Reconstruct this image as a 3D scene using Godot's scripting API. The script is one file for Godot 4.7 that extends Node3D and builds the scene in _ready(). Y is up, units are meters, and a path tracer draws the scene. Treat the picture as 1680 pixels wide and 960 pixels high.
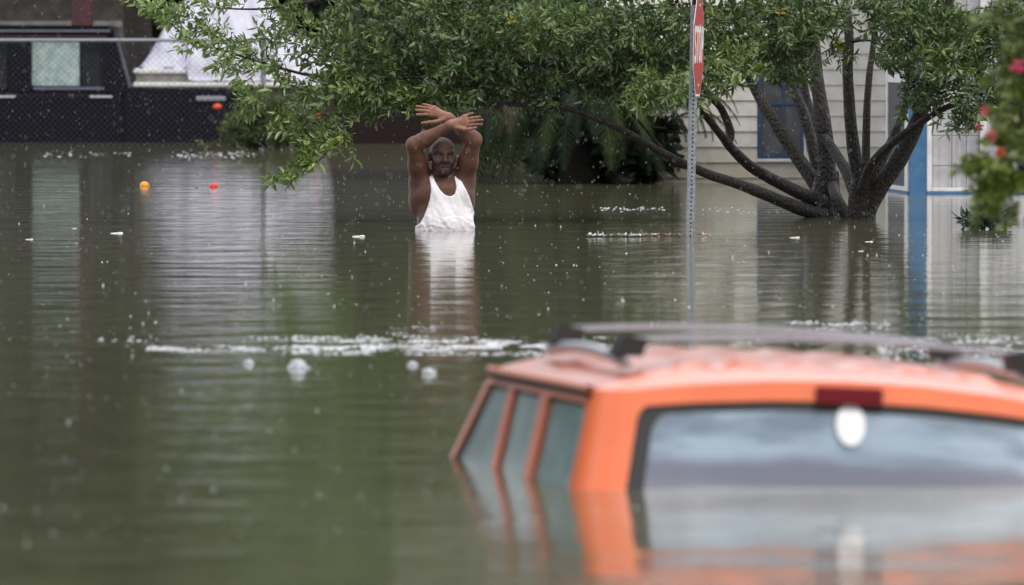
extends Node3D
# Flooded street: a man waist deep signalling with crossed arms, a sunken orange car in front, a tree, a stop sign, a house and a fence behind.

const F := 17000.0      # focal length in pixels of the 1680 px wide photograph
const EYE := 1.23       # camera height above the water
var rng := RandomNumberGenerator.new()
var taken := {}

# ------------------------------------------------------------------ small helpers
func at(px: float, py: float, d: float) -> Vector3:   # a point of the place from where it shows and how far off it stands
	return Vector3((px - 840.0) / F * d, EYE + (52.0 - py) / F * d, -d)

func lin(r: float, g: float, b: float) -> Color:
	return Color(r, g, b).linear_to_srgb()

func numbered(n: String) -> String:
	if not taken.has(n):
		taken[n] = 0
		return n
	taken[n] += 1
	return "%s_%03d" % [n, taken[n]]

func tag(o: Node3D, label: String, category: String, group := "", kind := "") -> Node3D:
	if label: o.set_meta("label", label)
	if category: o.set_meta("category", category)
	if group: o.set_meta("group", group)
	if kind: o.set_meta("kind", kind)
	return o

func thing(called: String, where: Vector3, label: String, category: String, group := "") -> Node3D:
	var o := Node3D.new()
	o.name = numbered(called)
	o.position = where
	add_child(o)
	tag(o, label, category, group)
	return o

func part(parent: Node3D, called: String, mesh: Mesh, m: Material) -> MeshInstance3D:
	var o := MeshInstance3D.new()
	o.mesh = mesh
	o.material_override = m
	if parent == self:
		o.name = numbered(called)
	else:
		var n := called
		var i := 0
		while parent.has_node(n):
			i += 1
			n = "%s_%03d" % [called, i]
		o.name = n
	parent.add_child(o, true)
	return o

func many(parent: Node3D, called: String, mesh: Mesh, m: Material, where: Array, tints: Array) -> MultiMeshInstance3D:
	var mm := MultiMesh.new()
	mm.transform_format = MultiMesh.TRANSFORM_3D
	mm.use_colors = true
	mm.mesh = mesh
	mm.instance_count = where.size()
	for i in where.size():
		mm.set_instance_transform(i, where[i])
		mm.set_instance_color(i, tints[i % tints.size()])
	var o := MultiMeshInstance3D.new()
	o.multimesh = mm
	o.material_override = m
	o.name = numbered(called) if parent == self else called
	o.set_meta("kind", "stuff")
	parent.add_child(o, true)
	return o

class MB:   # collects triangles
	var v := PackedVector3Array()
	var n := PackedVector3Array()
	var c := PackedColorArray()
	var t := PackedVector2Array()
	var ix := PackedInt32Array()
	var tint := Color(1, 1, 1)
	func vert(p: Vector3, nn: Vector3, uv := Vector2.ZERO) -> int:
		v.append(p); n.append(nn); c.append(tint); t.append(uv)
		return v.size() - 1
	func tri(a: Vector3, b: Vector3, d: Vector3) -> void:
		var nn := (b - a).cross(d - a)
		if nn.length_squared() < 1e-18: return
		nn = nn.normalized()
		var i := vert(a, nn); vert(b, nn); vert(d, nn)
		ix.append(i); ix.append(i + 2); ix.append(i + 1)
	func quad(a: Vector3, b: Vector3, d: Vector3, e: Vector3) -> void:   # counterclockwise seen from outside
		tri(a, b, d); tri(a, d, e)
	func box(lo: Vector3, hi: Vector3, bev := 0.0) -> void:
		if bev <= 0.0:
			var p := func(i: int) -> Vector3: return Vector3(hi.x if i & 1 else lo.x, hi.y if i & 2 else lo.y, hi.z if i & 4 else lo.z)
			for f in [[4, 5, 7, 6], [1, 0, 2, 3], [5, 1, 3, 7], [0, 4, 6, 2], [6, 7, 3, 2], [0, 1, 5, 4]]:
				quad(p.call(f[0]), p.call(f[1]), p.call(f[2]), p.call(f[3]))
			return
		# chamfered along every edge: convex pieces by axis
		var c0 := (lo + hi) / 2
		var h := (hi - lo) / 2
		for s in [-1.0, 1.0]:
			for ax in 3:
				var b1 := (ax + 1) % 3
				var b2 := (ax + 2) % 3
				var q := []
				for w in [[-1, -1], [1, -1], [1, 1], [-1, 1]]:
					var p := Vector3()
					p[ax] = h[ax] * s; p[b1] = (h[b1] - bev) * w[0]; p[b2] = (h[b2] - bev) * w[1]
					q.append(p + c0)
				if s > 0: quad(q[0], q[1], q[2], q[3])
				else: quad(q[3], q[2], q[1], q[0])
		for ax in 3:
			var b1 := (ax + 1) % 3
			var b2 := (ax + 2) % 3
			for w in [[-1, -1], [1, -1], [1, 1], [-1, 1]]:
				var e1 := Vector3(); var e2 := Vector3()
				e1[b1] = h[b1] * w[0]; e1[b2] = (h[b2] - bev) * w[1]
				e2[b1] = (h[b1] - bev) * w[0]; e2[b2] = h[b2] * w[1]
				var l := h[ax] - bev
				var a1 := e1; a1[ax] = -l
				var a2 := e2; a2[ax] = -l
				var a3 := e2; a3[ax] = l
				var a4 := e1; a4[ax] = l
				if w[0] * w[1] > 0: quad(c0 + a1, c0 + a2, c0 + a3, c0 + a4)
				else: quad(c0 + a4, c0 + a3, c0 + a2, c0 + a1)
	func tube(pts: Array, rad: Array, sides := 8, wob := 0.0, noise: FastNoiseLite = null, caps := true) -> void:
		var ringp := []
		var up := Vector3(0.13, 0.21, 0.97)
		for i in pts.size():
			var d: Vector3 = (pts[mini(i + 1, pts.size() - 1)] - pts[maxi(i - 1, 0)]).normalized()
			var sx := d.cross(up).normalized()
			if sx.length() < 0.5: sx = d.cross(Vector3.RIGHT).normalized()
			var sy := sx.cross(d).normalized()
			up = sy.cross(sx) * 0.0 + up
			var ring := []
			for k in sides + 1:
				var a := TAU * (k % sides) / sides
				var o := sx * cos(a) + sy * sin(a)
				var r: float = rad[i]
				if noise: r *= 1.0 + wob * noise.get_noise_3dv(pts[i] * 60.0 + o * 55.0)
				ring.append(vert(pts[i] + o * r, o, Vector2(float(k) / sides, i)))
			ringp.append(ring)
		for i in pts.size() - 1:
			for k in sides:
				var a: int = ringp[i][k]; var b: int = ringp[i][k + 1]; var e: int = ringp[i + 1][k + 1]; var f: int = ringp[i + 1][k]
				ix.append_array([a, b, e, a, e, f])
		if caps:
			for i in [0, pts.size() - 1]:
				var d: Vector3 = (pts[1] - pts[0]).normalized() * -1.0 if i == 0 else (pts[i] - pts[i - 1]).normalized()
				var m := vert(pts[i], d)
				for k in sides:
					ix.append_array([m, ringp[i][k], ringp[i][k + 1]])
	func ball(ctr: Vector3, r: Vector3, nu := 12, nv := 8, from := -PI / 2, basis := Basis()) -> void:
		var base := v.size()
		for j in nv + 1:
			var b := lerpf(from, PI / 2, float(j) / nv)
			for i in nu + 1:
				var a := TAU * (i % nu) / nu
				var o := Vector3(cos(b) * cos(a), sin(b), cos(b) * sin(a))
				vert(ctr + basis * (o * r), (basis * (o / r)).normalized())
		for j in nv:
			for i in nu:
				var a := base + j * (nu + 1) + i
				ix.append_array([a, a + nu + 2, a + nu + 1, a, a + 1, a + nu + 2])
	func prism(poly: PackedVector2Array, z0: float, z1: float) -> void:   # outline in x, y pushed along z
		var p := poly
		if Geometry2D.is_polygon_clockwise(p):
			p = p.duplicate(); p.reverse()
		# Geometry2D calls clockwise in y-down; make it counterclockwise in y-up
		var area := 0.0
		for i in p.size(): area += p[i].cross(p[(i + 1) % p.size()])
		if area < 0: p = p.duplicate(); p.reverse()
		var tr := Geometry2D.triangulate_polygon(p)
		for i in range(0, tr.size(), 3):
			var a := p[tr[i]]; var b := p[tr[i + 1]]; var d := p[tr[i + 2]]
			if (b - a).cross(d - a) < 0: var s := b; b = d; d = s
			tri(Vector3(a.x, a.y, z1), Vector3(b.x, b.y, z1), Vector3(d.x, d.y, z1))
			tri(Vector3(a.x, a.y, z0), Vector3(d.x, d.y, z0), Vector3(b.x, b.y, z0))
		for i in p.size():
			var a := p[i]; var b := p[(i + 1) % p.size()]
			quad(Vector3(a.x, a.y, z1), Vector3(a.x, a.y, z0), Vector3(b.x, b.y, z0), Vector3(b.x, b.y, z1))
	func smooth(cos_limit := -1.0) -> void:   # joins the normals of corners that share a place
		var seen := {}
		var who := []
		for i in v.size():
			var key := Vector3i((v[i] * 20000.0).round())
			if not seen.has(key): seen[key] = []
			seen[key].append(i)
		var out := n.duplicate()
		for key in seen:
			for i in seen[key]:
				var s := Vector3()
				for j in seen[key]:
					if n[i].dot(n[j]) > cos_limit: s += n[j]
				if s.length() > 1e-6: out[i] = s.normalized()
		n = out
	func done() -> ArrayMesh:
		var a := []
		a.resize(Mesh.ARRAY_MAX)
		a[Mesh.ARRAY_VERTEX] = v; a[Mesh.ARRAY_NORMAL] = n; a[Mesh.ARRAY_COLOR] = c; a[Mesh.ARRAY_TEX_UV] = t; a[Mesh.ARRAY_INDEX] = ix
		var m := ArrayMesh.new()
		m.add_surface_from_arrays(Mesh.PRIMITIVE_TRIANGLES, a)
		return m

func spline(pts: Array, n: int) -> Array:    # Catmull-Rom through points
	var out := []
	for i in pts.size() - 1:
		var a = pts[maxi(i - 1, 0)]; var b = pts[i]; var c = pts[i + 1]; var d = pts[mini(i + 2, pts.size() - 1)]
		for k in n:
			var t := float(k) / n
			out.append(b * 1.0 + (c - a) * 0.5 * t + (a * 2.0 - b * 5.0 + c * 4.0 - d) * 0.5 * t * t + (b * 3.0 - a - c * 3.0 + d) * 0.5 * t * t * t)
	out.append(pts[-1])
	return out

# ------------------------------------------------------------------ materials
func mat(c: Color, rough := 0.7, spec := 0.5) -> StandardMaterial3D:
	var m := StandardMaterial3D.new()
	m.albedo_color = c
	m.roughness = rough
	m.metallic_specular = spec
	return m

func noise_tex(freq: float, seed_: int, lo: Color, hi: Color, size := 256, oct := 4, a := 0.25, b := 0.75) -> NoiseTexture2D:
	var f := FastNoiseLite.new()
	f.seed = seed_; f.frequency = freq; f.fractal_octaves = oct
	var g := Gradient.new()
	g.offsets = PackedFloat32Array([a, b]); g.colors = PackedColorArray([lo, hi])
	var t := NoiseTexture2D.new()
	t.noise = f; t.width = size; t.height = size; t.seamless = true; t.color_ramp = g
	return t

func grained(lo: Color, hi: Color, freq: float, scale: Vector3, rough := 0.8, seed_ := 1, relief := 0.0) -> StandardMaterial3D:
	var m := mat(Color.WHITE, rough)
	m.albedo_texture = noise_tex(freq, seed_, lo, hi)
	m.uv1_triplanar = true
	m.uv1_scale = scale
	if relief > 0.0:
		m.heightmap_enabled = true
		m.heightmap_texture = noise_tex(freq, seed_ + 7, Color.BLACK, Color.WHITE)
		m.heightmap_scale = relief
	return m

var M := {}
func make_materials() -> void:
	M.bark = grained(lin(0.008, 0.006, 0.0055), lin(0.064, 0.050, 0.043), 0.045, Vector3(5, 2.2, 5), 0.6, 3, 1.5)
	M.leaf = mat(Color.WHITE, 0.26, 0.55)
	M.leaf.vertex_color_use_as_albedo = true
	M.leaf.backlight_enabled = true
	M.leaf.backlight = Color(0.45, 0.5, 0.3)
	M.dull_leaf = mat(Color.WHITE, 0.6)
	M.dull_leaf.vertex_color_use_as_albedo = true
	M.dull_leaf.backlight_enabled = true
	M.dull_leaf.backlight = Color(0.3, 0.33, 0.2)
	M.siding = grained(lin(0.69, 0.66, 0.61), lin(0.80, 0.77, 0.72), 0.02, Vector3(1.1, 1.1, 1.1), 0.6, 11)
	M.siding.vertex_color_use_as_albedo = true
	M.white = grained(lin(0.62, 0.62, 0.62), lin(0.76, 0.76, 0.76), 0.03, Vector3(1, 1, 1), 0.5, 12)
	M.blue = grained(lin(0.04, 0.13, 0.27), lin(0.055, 0.17, 0.34), 0.02, Vector3(1, 1, 1), 0.5, 13)
	M.navy = grained(lin(0.028, 0.055, 0.12), lin(0.04, 0.078, 0.16), 0.02, Vector3(1, 1, 1), 0.5, 14)
	M.galv = grained(lin(0.22, 0.235, 0.27), lin(0.34, 0.36, 0.40), 0.04, Vector3(3, 3, 3), 0.45, 15)
	M.galv.metallic = 0.5
	M.black_paint = mat(lin(0.0055, 0.0055, 0.010), 0.5, 0.22)
	M.black_rubber = mat(lin(0.012, 0.012, 0.014), 0.6)
	M.orange = grained(lin(0.71, 0.165, 0.070), lin(0.77, 0.185, 0.082), 0.01, Vector3(1, 1, 1), 0.3, 16)
	M.orange.clearcoat_enabled = true
	M.orange.clearcoat = 0.3
	M.orange.clearcoat_roughness = 0.08
	M.orange.metallic_specular = 0.35

# ------------------------------------------------------------------ ready
func _ready() -> void:
	rng.seed = 20170827
	# camera
	var cam := Camera3D.new()
	cam.name = "camera"
	cam.position = Vector3(0, EYE, 0)
	cam.rotation.x = -atan(428.0 / F)
	cam.fov = rad_to_deg(2.0 * atan(480.0 / F))
	cam.near = 0.5
	cam.far = 1500.0
	var ca := CameraAttributesPhysical.new()
	ca.frustum_focal_length = 364.0
	ca.frustum_focus_distance = 64.6
	ca.exposure_aperture = 8.0
	cam.attributes = ca
	add_child(cam)
	cam.fov = rad_to_deg(2.0 * atan(480.0 / F))
	cam.current = true
	# sky, light, exposure: heavy overcast in the rain
	var we := WorldEnvironment.new()
	we.name = "world_environment"
	var e := Environment.new()
	e.background_mode = Environment.BG_SKY
	var sm := ProceduralSkyMaterial.new()
	sm.sky_top_color = lin(0.90, 0.93, 1.0)
	sm.sky_horizon_color = lin(0.66, 0.68, 0.74)
	sm.sky_curve = 0.35
	sm.ground_horizon_color = lin(0.3, 0.3, 0.28)
	sm.ground_bottom_color = lin(0.12, 0.12, 0.1)
	sm.sun_angle_max = 1.0
	var sky := Sky.new()
	sky.sky_material = sm
	e.sky = sky
	e.background_energy_multiplier = 1.3
	e.tonemap_mode = Environment.TONE_MAPPER_LINEAR
	e.tonemap_exposure = 1.36
	e.sdfgi_enabled = true
	e.ssao_enabled = true
	e.ssil_enabled = true
	we.environment = e
	add_child(we)
	var sun := DirectionalLight3D.new()
	sun.name = "overcast_sun"
	sun.light_energy = 0.5
	sun.light_color = Color(1.0, 0.98, 0.95)
	sun.light_angular_distance = 40.0
	sun.shadow_enabled = true
	sun.rotation_degrees = Vector3(-52, 34, 0)
	add_child(sun)

	make_materials()
	build_water()
	build_house()
	build_left_background()
	build_fence()
	build_truck()
	build_boat()
	build_background_trees()
	build_tree()
	build_palm()
	build_myrtle()
	build_sign()
	build_person()
	build_car()
	build_splashes()
	# the damp air between
	e.fog_enabled = FOG > 0.0
	e.fog_density = FOG
	e.fog_light_color = Color(0.86, 0.88, 0.95)

const FOG := 0.0

# ------------------------------------------------------------------ water
func ring_slopes(size: int, tile: float, drops: int, seed_: int) -> ImageTexture:
	# a float normal map of the rings that rain leaves on water, plus a little wind chop
	var r := RandomNumberGenerator.new()
	r.seed = seed_
	var h := PackedFloat32Array()
	h.resize(size * size)
	var per := size / tile
	for i in drops:
		var cx := r.randf() * size
		var cy := r.randf() * size
		var rad := r.randf_range(0.02, 0.13) * per
		var lam := r.randf_range(0.018, 0.032) * per
		var amp := r.randf_range(0.4, 1.0) * (0.03 * per / (rad + 0.01 * per))
		var reach := int(rad + lam * 1.5)
		for y in range(-reach, reach + 1):
			for x in range(-reach, reach + 1):
				var d := sqrt(x * x + y * y)
				var u := (d - rad) / (lam * 1.5)
				if absf(u) < 1.0:
					var k := posmod(int(cy) + y, size) * size + posmod(int(cx) + x, size)
					h[k] += amp * cos(u * PI * 1.5) * (1.0 - u * u) * lam
	var im := Image.create_empty(size, size, false, Image.FORMAT_RGBF)
	for y in size:
		for x in size:
			var sx := h[y * size + (x + 1) % size] - h[y * size + posmod(x - 1, size)]
			var sy := h[((y + 1) % size) * size + x] - h[posmod(y - 1, size) * size + x]
			var nn := Vector3(-sx, sy, 2.0).normalized()
			im.set_pixel(x, y, Color(nn.x * 0.5 + 0.5, nn.y * 0.5 + 0.5, nn.z * 0.5 + 0.5))
	return ImageTexture.create_from_image(im)

const RIPPLE := 0.015
var swell := FastNoiseLite.new()
var chop := FastNoiseLite.new()
func _rings(x: float, z: float) -> float:     # slow rings round what stands in the water
	var h := 0.0
	for c in [Vector3(-0.426, -64.1, 0.0016), Vector3(1.07, -62.2, 0.0008), Vector3(2.1, -68.4, 0.0010), Vector3(0.75, -28.8, 0.0008)]:
		var d := Vector2(x - c.x, (z - c.y)).length()
		if d < 3.5: h += c.z * sin(d * 11.0) * exp(-d * 1.1)
	return h

func wave(x: float, z: float) -> float:
	var near := smoothstep(60.0, 30.0, -z)
	return _rings(x, z) + (0.0021 * swell.get_noise_2d(x * 0.8, z) + (0.0008 + 0.0003 * near) * chop.get_noise_2d(x, z))

func build_water() -> void:
	swell.seed = 5; swell.frequency = 0.9; swell.fractal_octaves = 2
	chop.seed = 9; chop.frequency = 2.4; chop.fractal_octaves = 1
	var xs := PackedFloat32Array([-700, -200, -60, -20, -11])
	var x := -8.0
	while x <= 8.01:
		xs.append(x); x += 0.13
	xs.append_array([11, 20, 60, 200, 700])
	var zs := PackedFloat32Array([60, 10, -6])
	var z := -12.0
	while z >= -126.0:
		zs.append(z); z -= 0.13
	zs.append_array([-140, -180, -300, -700])
	var hs := PackedFloat32Array()
	var w := xs.size()
	hs.resize(w * zs.size())
	for j in zs.size():
		var fz := smoothstep(-10.0, -15.0, zs[j]) * smoothstep(-126.0, -120.0, zs[j])
		for i in w:
			var fx := smoothstep(8.0, 7.0, absf(xs[i]))
			hs[j * w + i] = wave(xs[i], zs[j]) * fx * fz if fx * fz > 0.0 else 0.0
	var mb := MB.new()
	for j in zs.size():
		for i in w:
			var i0 := maxi(i - 1, 0); var i1 := mini(i + 1, w - 1)
			var j0 := maxi(j - 1, 0); var j1 := mini(j + 1, zs.size() - 1)
			var sx := (hs[j * w + i1] - hs[j * w + i0]) / (xs[i1] - xs[i0])
			var sz := (hs[j1 * w + i] - hs[j0 * w + i]) / (zs[j1] - zs[j0])
			mb.vert(Vector3(xs[i], hs[j * w + i], zs[j]), Vector3(-sx, 1, -sz).normalized(), Vector2(xs[i], zs[j]))
	for j in zs.size() - 1:
		for i in w - 1:
			var a := j * w + i
			mb.ix.append_array([a, a + w + 1, a + 1, a, a + w, a + w + 1])
	var m := mat(lin(0.105, 0.105, 0.052), 0.062, 0.34)
	m.albedo_texture = noise_tex(0.012, 21, lin(0.094, 0.096, 0.057), lin(0.130, 0.128, 0.076), 256, 3)
	m.albedo_color = Color.WHITE
	m.uv1_triplanar = true
	m.uv1_world_triplanar = true
	m.uv1_scale = Vector3(0.55, 0.55, 0.55)
	m.normal_enabled = true
	m.normal_texture = ring_slopes(512, 1.8, 170, 4)
	m.normal_scale = RIPPLE
	var o := part(self, "water", mb.done(), m)
	tag(o, "muddy olive green flood water dimpled by rain", "", "", "structure")
	var g := MB.new()
	g.quad(Vector3(-700, -1.15, 60), Vector3(700, -1.15, 60), Vector3(700, -1.15, -700), Vector3(-700, -1.15, -700))
	var go := part(self, "ground", g.done(), grained(lin(0.08, 0.07, 0.05), lin(0.13, 0.11, 0.08), 0.02, Vector3(0.4, 0.4, 0.4), 0.9, 30))
	tag(go, "street and lawns under the flood", "", "", "structure")

# ------------------------------------------------------------------ house on the right
func build_house() -> void:
	var zf := -84.5
	var h := thing("clapboard_house", Vector3(2.0, 0, zf), "white clapboard house with navy trimmed window behind the spreading tree", "house")
	var b := MB.new()     # the core of the house behind its boards
	b.box(Vector3(-1.21, -1.15, -6.0), Vector3(4.0, 2.6, -0.03))
	part(h, "wall", b.done(), M.white)
	var wx0 := 0.003; var wx1 := 0.386; var wy0 := 0.196; var wy1 := 1.12
	var pitch := 0.1265
	for i in 30:
		var y0 := -1.1 + i * pitch
		var spans := [[-1.25, 1.067]]
		if y0 < wy1 and y0 + pitch > wy0: spans = [[-1.25, wx0 - 0.002], [wx1 + 0.002, 1.067]]
		for s in spans:
			var p := MB.new()
			var za := 0.0; var zb := 0.022
			var lo := y0; var hi := y0 + pitch + 0.012
			var dirt := smoothstep(0.36, 0.0, y0) * 0.8      # grime left by the flood near the water
			p.tint = Color(1, 1, 1).lerp(Color(0.62, 0.57, 0.48), dirt) * rng.randf_range(0.93, 1.0)
			p.quad(Vector3(s[0], lo, zb), Vector3(s[1], lo, zb), Vector3(s[1], hi, za + 0.004), Vector3(s[0], hi, za + 0.004))
			p.quad(Vector3(s[0], lo, -0.02), Vector3(s[1], lo, -0.02), Vector3(s[1], lo, zb), Vector3(s[0], lo, zb))
			p.quad(Vector3(s[0], lo, -0.02), Vector3(s[0], lo, zb), Vector3(s[0], hi, 0.004), Vector3(s[0], hi, -0.02))
			p.quad(Vector3(s[1], lo, zb), Vector3(s[1], lo, -0.02), Vector3(s[1], hi, -0.02), Vector3(s[1], hi, 0.004))
			part(h, "siding_board", p.done(), M.siding)
	# window
	var w := MB.new()
	w.box(Vector3(wx0, wy0, -0.02), Vector3(wx0 + 0.035, wy1, 0.035), 0.004)
	w.box(Vector3(wx1 - 0.030, wy0, -0.02), Vector3(wx1 - 0.008, wy1, 0.033), 0.004)
	w.box(Vector3(wx0 + 0.035, wy0, -0.02), Vector3(wx1 - 0.030, wy0 + 0.05, 0.034), 0.004)
	w.box(Vector3(wx0 + 0.035, wy1 - 0.05, -0.02), Vector3(wx1 - 0.030, wy1, 0.034), 0.004)
	var wf := part(h, "window", w.done(), M.navy)
	var gl := MB.new()
	gl.quad(Vector3(wx0 + 0.035, wy0 + 0.05, 0.0), Vector3(wx1 - 0.03, wy0 + 0.05, 0.0), Vector3(wx1 - 0.03, wy1 - 0.05, 0.0), Vector3(wx0 + 0.035, wy1 - 0.05, 0.0))
	part(wf, "pane", gl.done(), grained(lin(0.05, 0.05, 0.06), lin(0.10, 0.10, 0.115), 0.01, Vector3(2, 1, 2), 0.15, 41))
	var ss := MB.new()
	ss.box(Vector3(0.205, wy0 + 0.05, 0.0), Vector3(0.222, wy1 - 0.05, 0.016), 0.003)
	ss.box(Vector3(wx0 + 0.035, 0.63, 0.0), Vector3(0.205, 0.655, 0.014), 0.003)
	ss.box(Vector3(0.222, 0.63, 0.0), Vector3(wx1 - 0.03, 0.655, 0.014), 0.003)
	part(wf, "sash", ss.done(), M.navy)
	var sl := MB.new()
	sl.box(Vector3(wx0 - 0.01, wy0 - 0.03, -0.01), Vector3(wx1 + 0.02, wy0 - 0.002, 0.05), 0.005)
	part(wf, "sill", sl.done(), M.white)
	var jb := MB.new()
	jb.box(Vector3(wx1 - 0.006, wy0, -0.02), Vector3(wx1 + 0.014, wy1, 0.03), 0.004)
	part(wf, "jamb", jb.done(), M.white)
	var rf := MB.new()
	rf.prism(PackedVector2Array([Vector2(0.12, 2.6), Vector2(-3.2, 4.4), Vector2(-6.5, 2.6), Vector2(-6.5, 2.7), Vector2(-3.2, 4.55), Vector2(0.12, 2.72)]), -1.6, 4.6)
	var rm := rf.done()
	var ro := part(h, "roof", rm, grained(lin(0.06, 0.055, 0.05), lin(0.1, 0.09, 0.085), 0.05, Vector3(2, 2, 2), 0.9, 44))
	ro.rotation.y = -PI / 2     # the outline runs front to back
	ro.rotation.y = PI / 2
	ro.transform = Transform3D(Basis(Vector3(0, 0, 1), Vector3(0, 1, 0), Vector3(-1, 0, 0)), Vector3(3.0 - 1.4, 0, 0))

	# the screened porch in front of it
	var pz := -78.6
	var p := thing("screened_porch", Vector3(3.05, 0, pz), "screened porch with bright blue corner post and white frames at house side", "porch")
	var post := MB.new()
	post.box(Vector3(-0.035, -1.15, -0.10), Vector3(0.094, 2.4, 0.03), 0.006)
	part(p, "corner_post", post.done(), M.blue)
	var sill := MB.new()
	sill.box(Vector3(0.095, -0.3, -0.08), Vector3(1.5, 0.014, 0.032), 0.004)
	part(p, "sill", sill.done(), M.blue)
	var fr := func(lo: Vector3, hi: Vector3) -> void:
		var q := MB.new()
		q.box(lo, hi, 0.004)
		part(p, "frame", q.done(), M.white)
	fr.call(Vector3(0.096, 0.017, -0.06), Vector3(0.135, 2.3, 0.024))
	fr.call(Vector3(0.136, 0.017, -0.06), Vector3(0.50, 0.045, 0.022))
	fr.call(Vector3(0.501, 0.017, -0.06), Vector3(0.55, 2.3, 0.024))
	fr.call(Vector3(0.551, 0.017, -0.06), Vector3(1.0, 0.045, 0.022))
	fr.call(Vector3(1.001, 0.017, -0.06), Vector3(1.06, 2.3, 0.024))
	fr.call(Vector3(0.136, 2.2, -0.06), Vector3(0.50, 2.3, 0.02))
	var lat := MB.new()
	for xx in [0.285, 0.395]:
		lat.box(Vector3(xx, 0.046, -0.045), Vector3(xx + 0.008, 2.19, -0.033))
	for yy in [0.21, 0.44, 0.67, 0.90, 1.13]:
		lat.box(Vector3(0.136, yy, -0.032), Vector3(0.50, yy + 0.007, -0.022))
	var lo := part(p, "lattice", lat.done(), mat(lin(0.16, 0.16, 0.17), 0.6))
	lo.set_meta("kind", "stuff")
	var scr := mat(Color(0.62, 0.62, 0.66, 0.22), 0.9)
	scr.transparency = BaseMaterial3D.TRANSPARENCY_ALPHA
	for s in [[0.136, 0.50], [0.551, 1.0]]:
		var q := MB.new()
		q.quad(Vector3(s[0], 0.046, -0.012), Vector3(s[1], 0.046, -0.012), Vector3(s[1], 2.19, -0.012), Vector3(s[0], 2.19, -0.012))
		part(p, "screen", q.done(), scr)
	# inside: a curtain hung behind the screen
	var cu := MB.new()
	var n := 90
	for i in n:
		var a := 0.10 + 0.95 * i / n; var c := 0.10 + 0.95 * (i + 1) / n
		var za := -0.075 + 0.006 * sin(a * 95.0) + 0.005 * sin(a * 41.0); var zb := -0.075 + 0.006 * sin(c * 95.0) + 0.005 * sin(c * 41.0)
		cu.quad(Vector3(a, -0.2, za), Vector3(c, -0.2, zb), Vector3(c, 2.2, zb), Vector3(a, 2.2, za))
	cu.smooth()
	part(p, "curtain", cu.done(), grained(lin(0.62, 0.61, 0.64), lin(0.74, 0.73, 0.76), 0.02, Vector3(2, 1, 2), 0.9, 46))
	var back := MB.new()
	back.box(Vector3(-0.05, -1.15, -2.2), Vector3(1.6, 2.4, -2.1))
	part(p, "back_wall", back.done(), M.white)
	var top := MB.new()
	top.box(Vector3(-0.35, 2.42, -5.8), Vector3(1.8, 2.52, 0.1), 0.02)
	part(p, "roof", top.done(), M.white)
	# left face, running back from the corner post
	var A := Vector3(-0.037, 0, -0.03); var B := Vector3(-0.14, 0, -1.8)
	var side := func(called: String, u0: float, u1: float, y0: float, y1: float, t: float, m: Material) -> void:
		var q := MB.new()
		var d := (B - A); var nn := Vector3(d.z, 0, -d.x).normalized()
		if nn.x > 0: nn = -nn
		var p0 := A + d * u0; var p1 := A + d * u1
		var up := Vector3.UP
		q.quad(p1 + up * y0 + nn * t, p0 + up * y0 + nn * t, p0 + up * y1 + nn * t, p1 + up * y1 + nn * t)
		q.quad(p0 + up * y0, p0 + up * y0 + nn * t, p1 + up * y0 + nn * t, p1 + up * y0)
		q.quad(p0 + up * y1 + nn * t, p0 + up * y1, p1 + up * y1, p1 + up * y1 + nn * t)
		q.quad(p1 + up * y0, p1 + up * y0 + nn * t, p1 + up * y1 + nn * t, p1 + up * y1)
		q.quad(p0 + up * y0 + nn * t, p0 + up * y0, p0 + up * y1, p0 + up * y1 + nn * t)
		part(p, called, q.done(), m)
	side.call("sill", 0.0, 1.0, -0.3, 0.014, 0.012, M.blue)
	side.call("frame", 0.02, 1.0, 0.018, 0.05, 0.010, M.white)
	side.call("frame", 0.02, 0.16, 0.05, 2.3, 0.008, M.white)
	side.call("frame", 0.93, 1.0, 0.05, 2.3, 0.009, M.white)
	side.call("frame", 0.16, 0.93, 0.84, 0.90, 0.007, M.white)
	side.call("screen", 0.16, 0.93, 0.05, 0.84, 0.002, mat(lin(0.06, 0.06, 0.068), 0.7))
	side.call("pane", 0.16, 0.93, 0.90, 2.3, 0.003, mat(lin(0.45, 0.46, 0.5), 0.25))
	# back to the house
	var bk := MB.new()
	bk.quad(Vector3(0.02, -1.15, -5.9), Vector3(-0.138, -1.15, -1.81), Vector3(-0.138, 2.4, -1.81), Vector3(0.02, 2.4, -5.9))
	part(p, "side_wall", bk.done(), M.white)
	# neighbour on the far right, a pale wall glimpsed between the leaves
	var nb := thing("white_shed", Vector3(4.7, 0, -90), "pale shed wall glimpsed between leaves at the right edge", "shed")
	var nw := MB.new()
	nw.box(Vector3(-0.45, -1.15, -3), Vector3(3.0, 2.3, 0), 0.02)
	part(nb, "wall", nw.done(), M.white)
	var nr := MB.new()
	nr.tint = Color(1, 1, 1)
	nr.prism(PackedVector2Array([Vector2(-0.7, 2.3), Vector2(3.2, 2.3), Vector2(1.3, 3.2)]), -3.2, 0.2)
	part(nb, "roof", nr.done(), M.siding)

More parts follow.
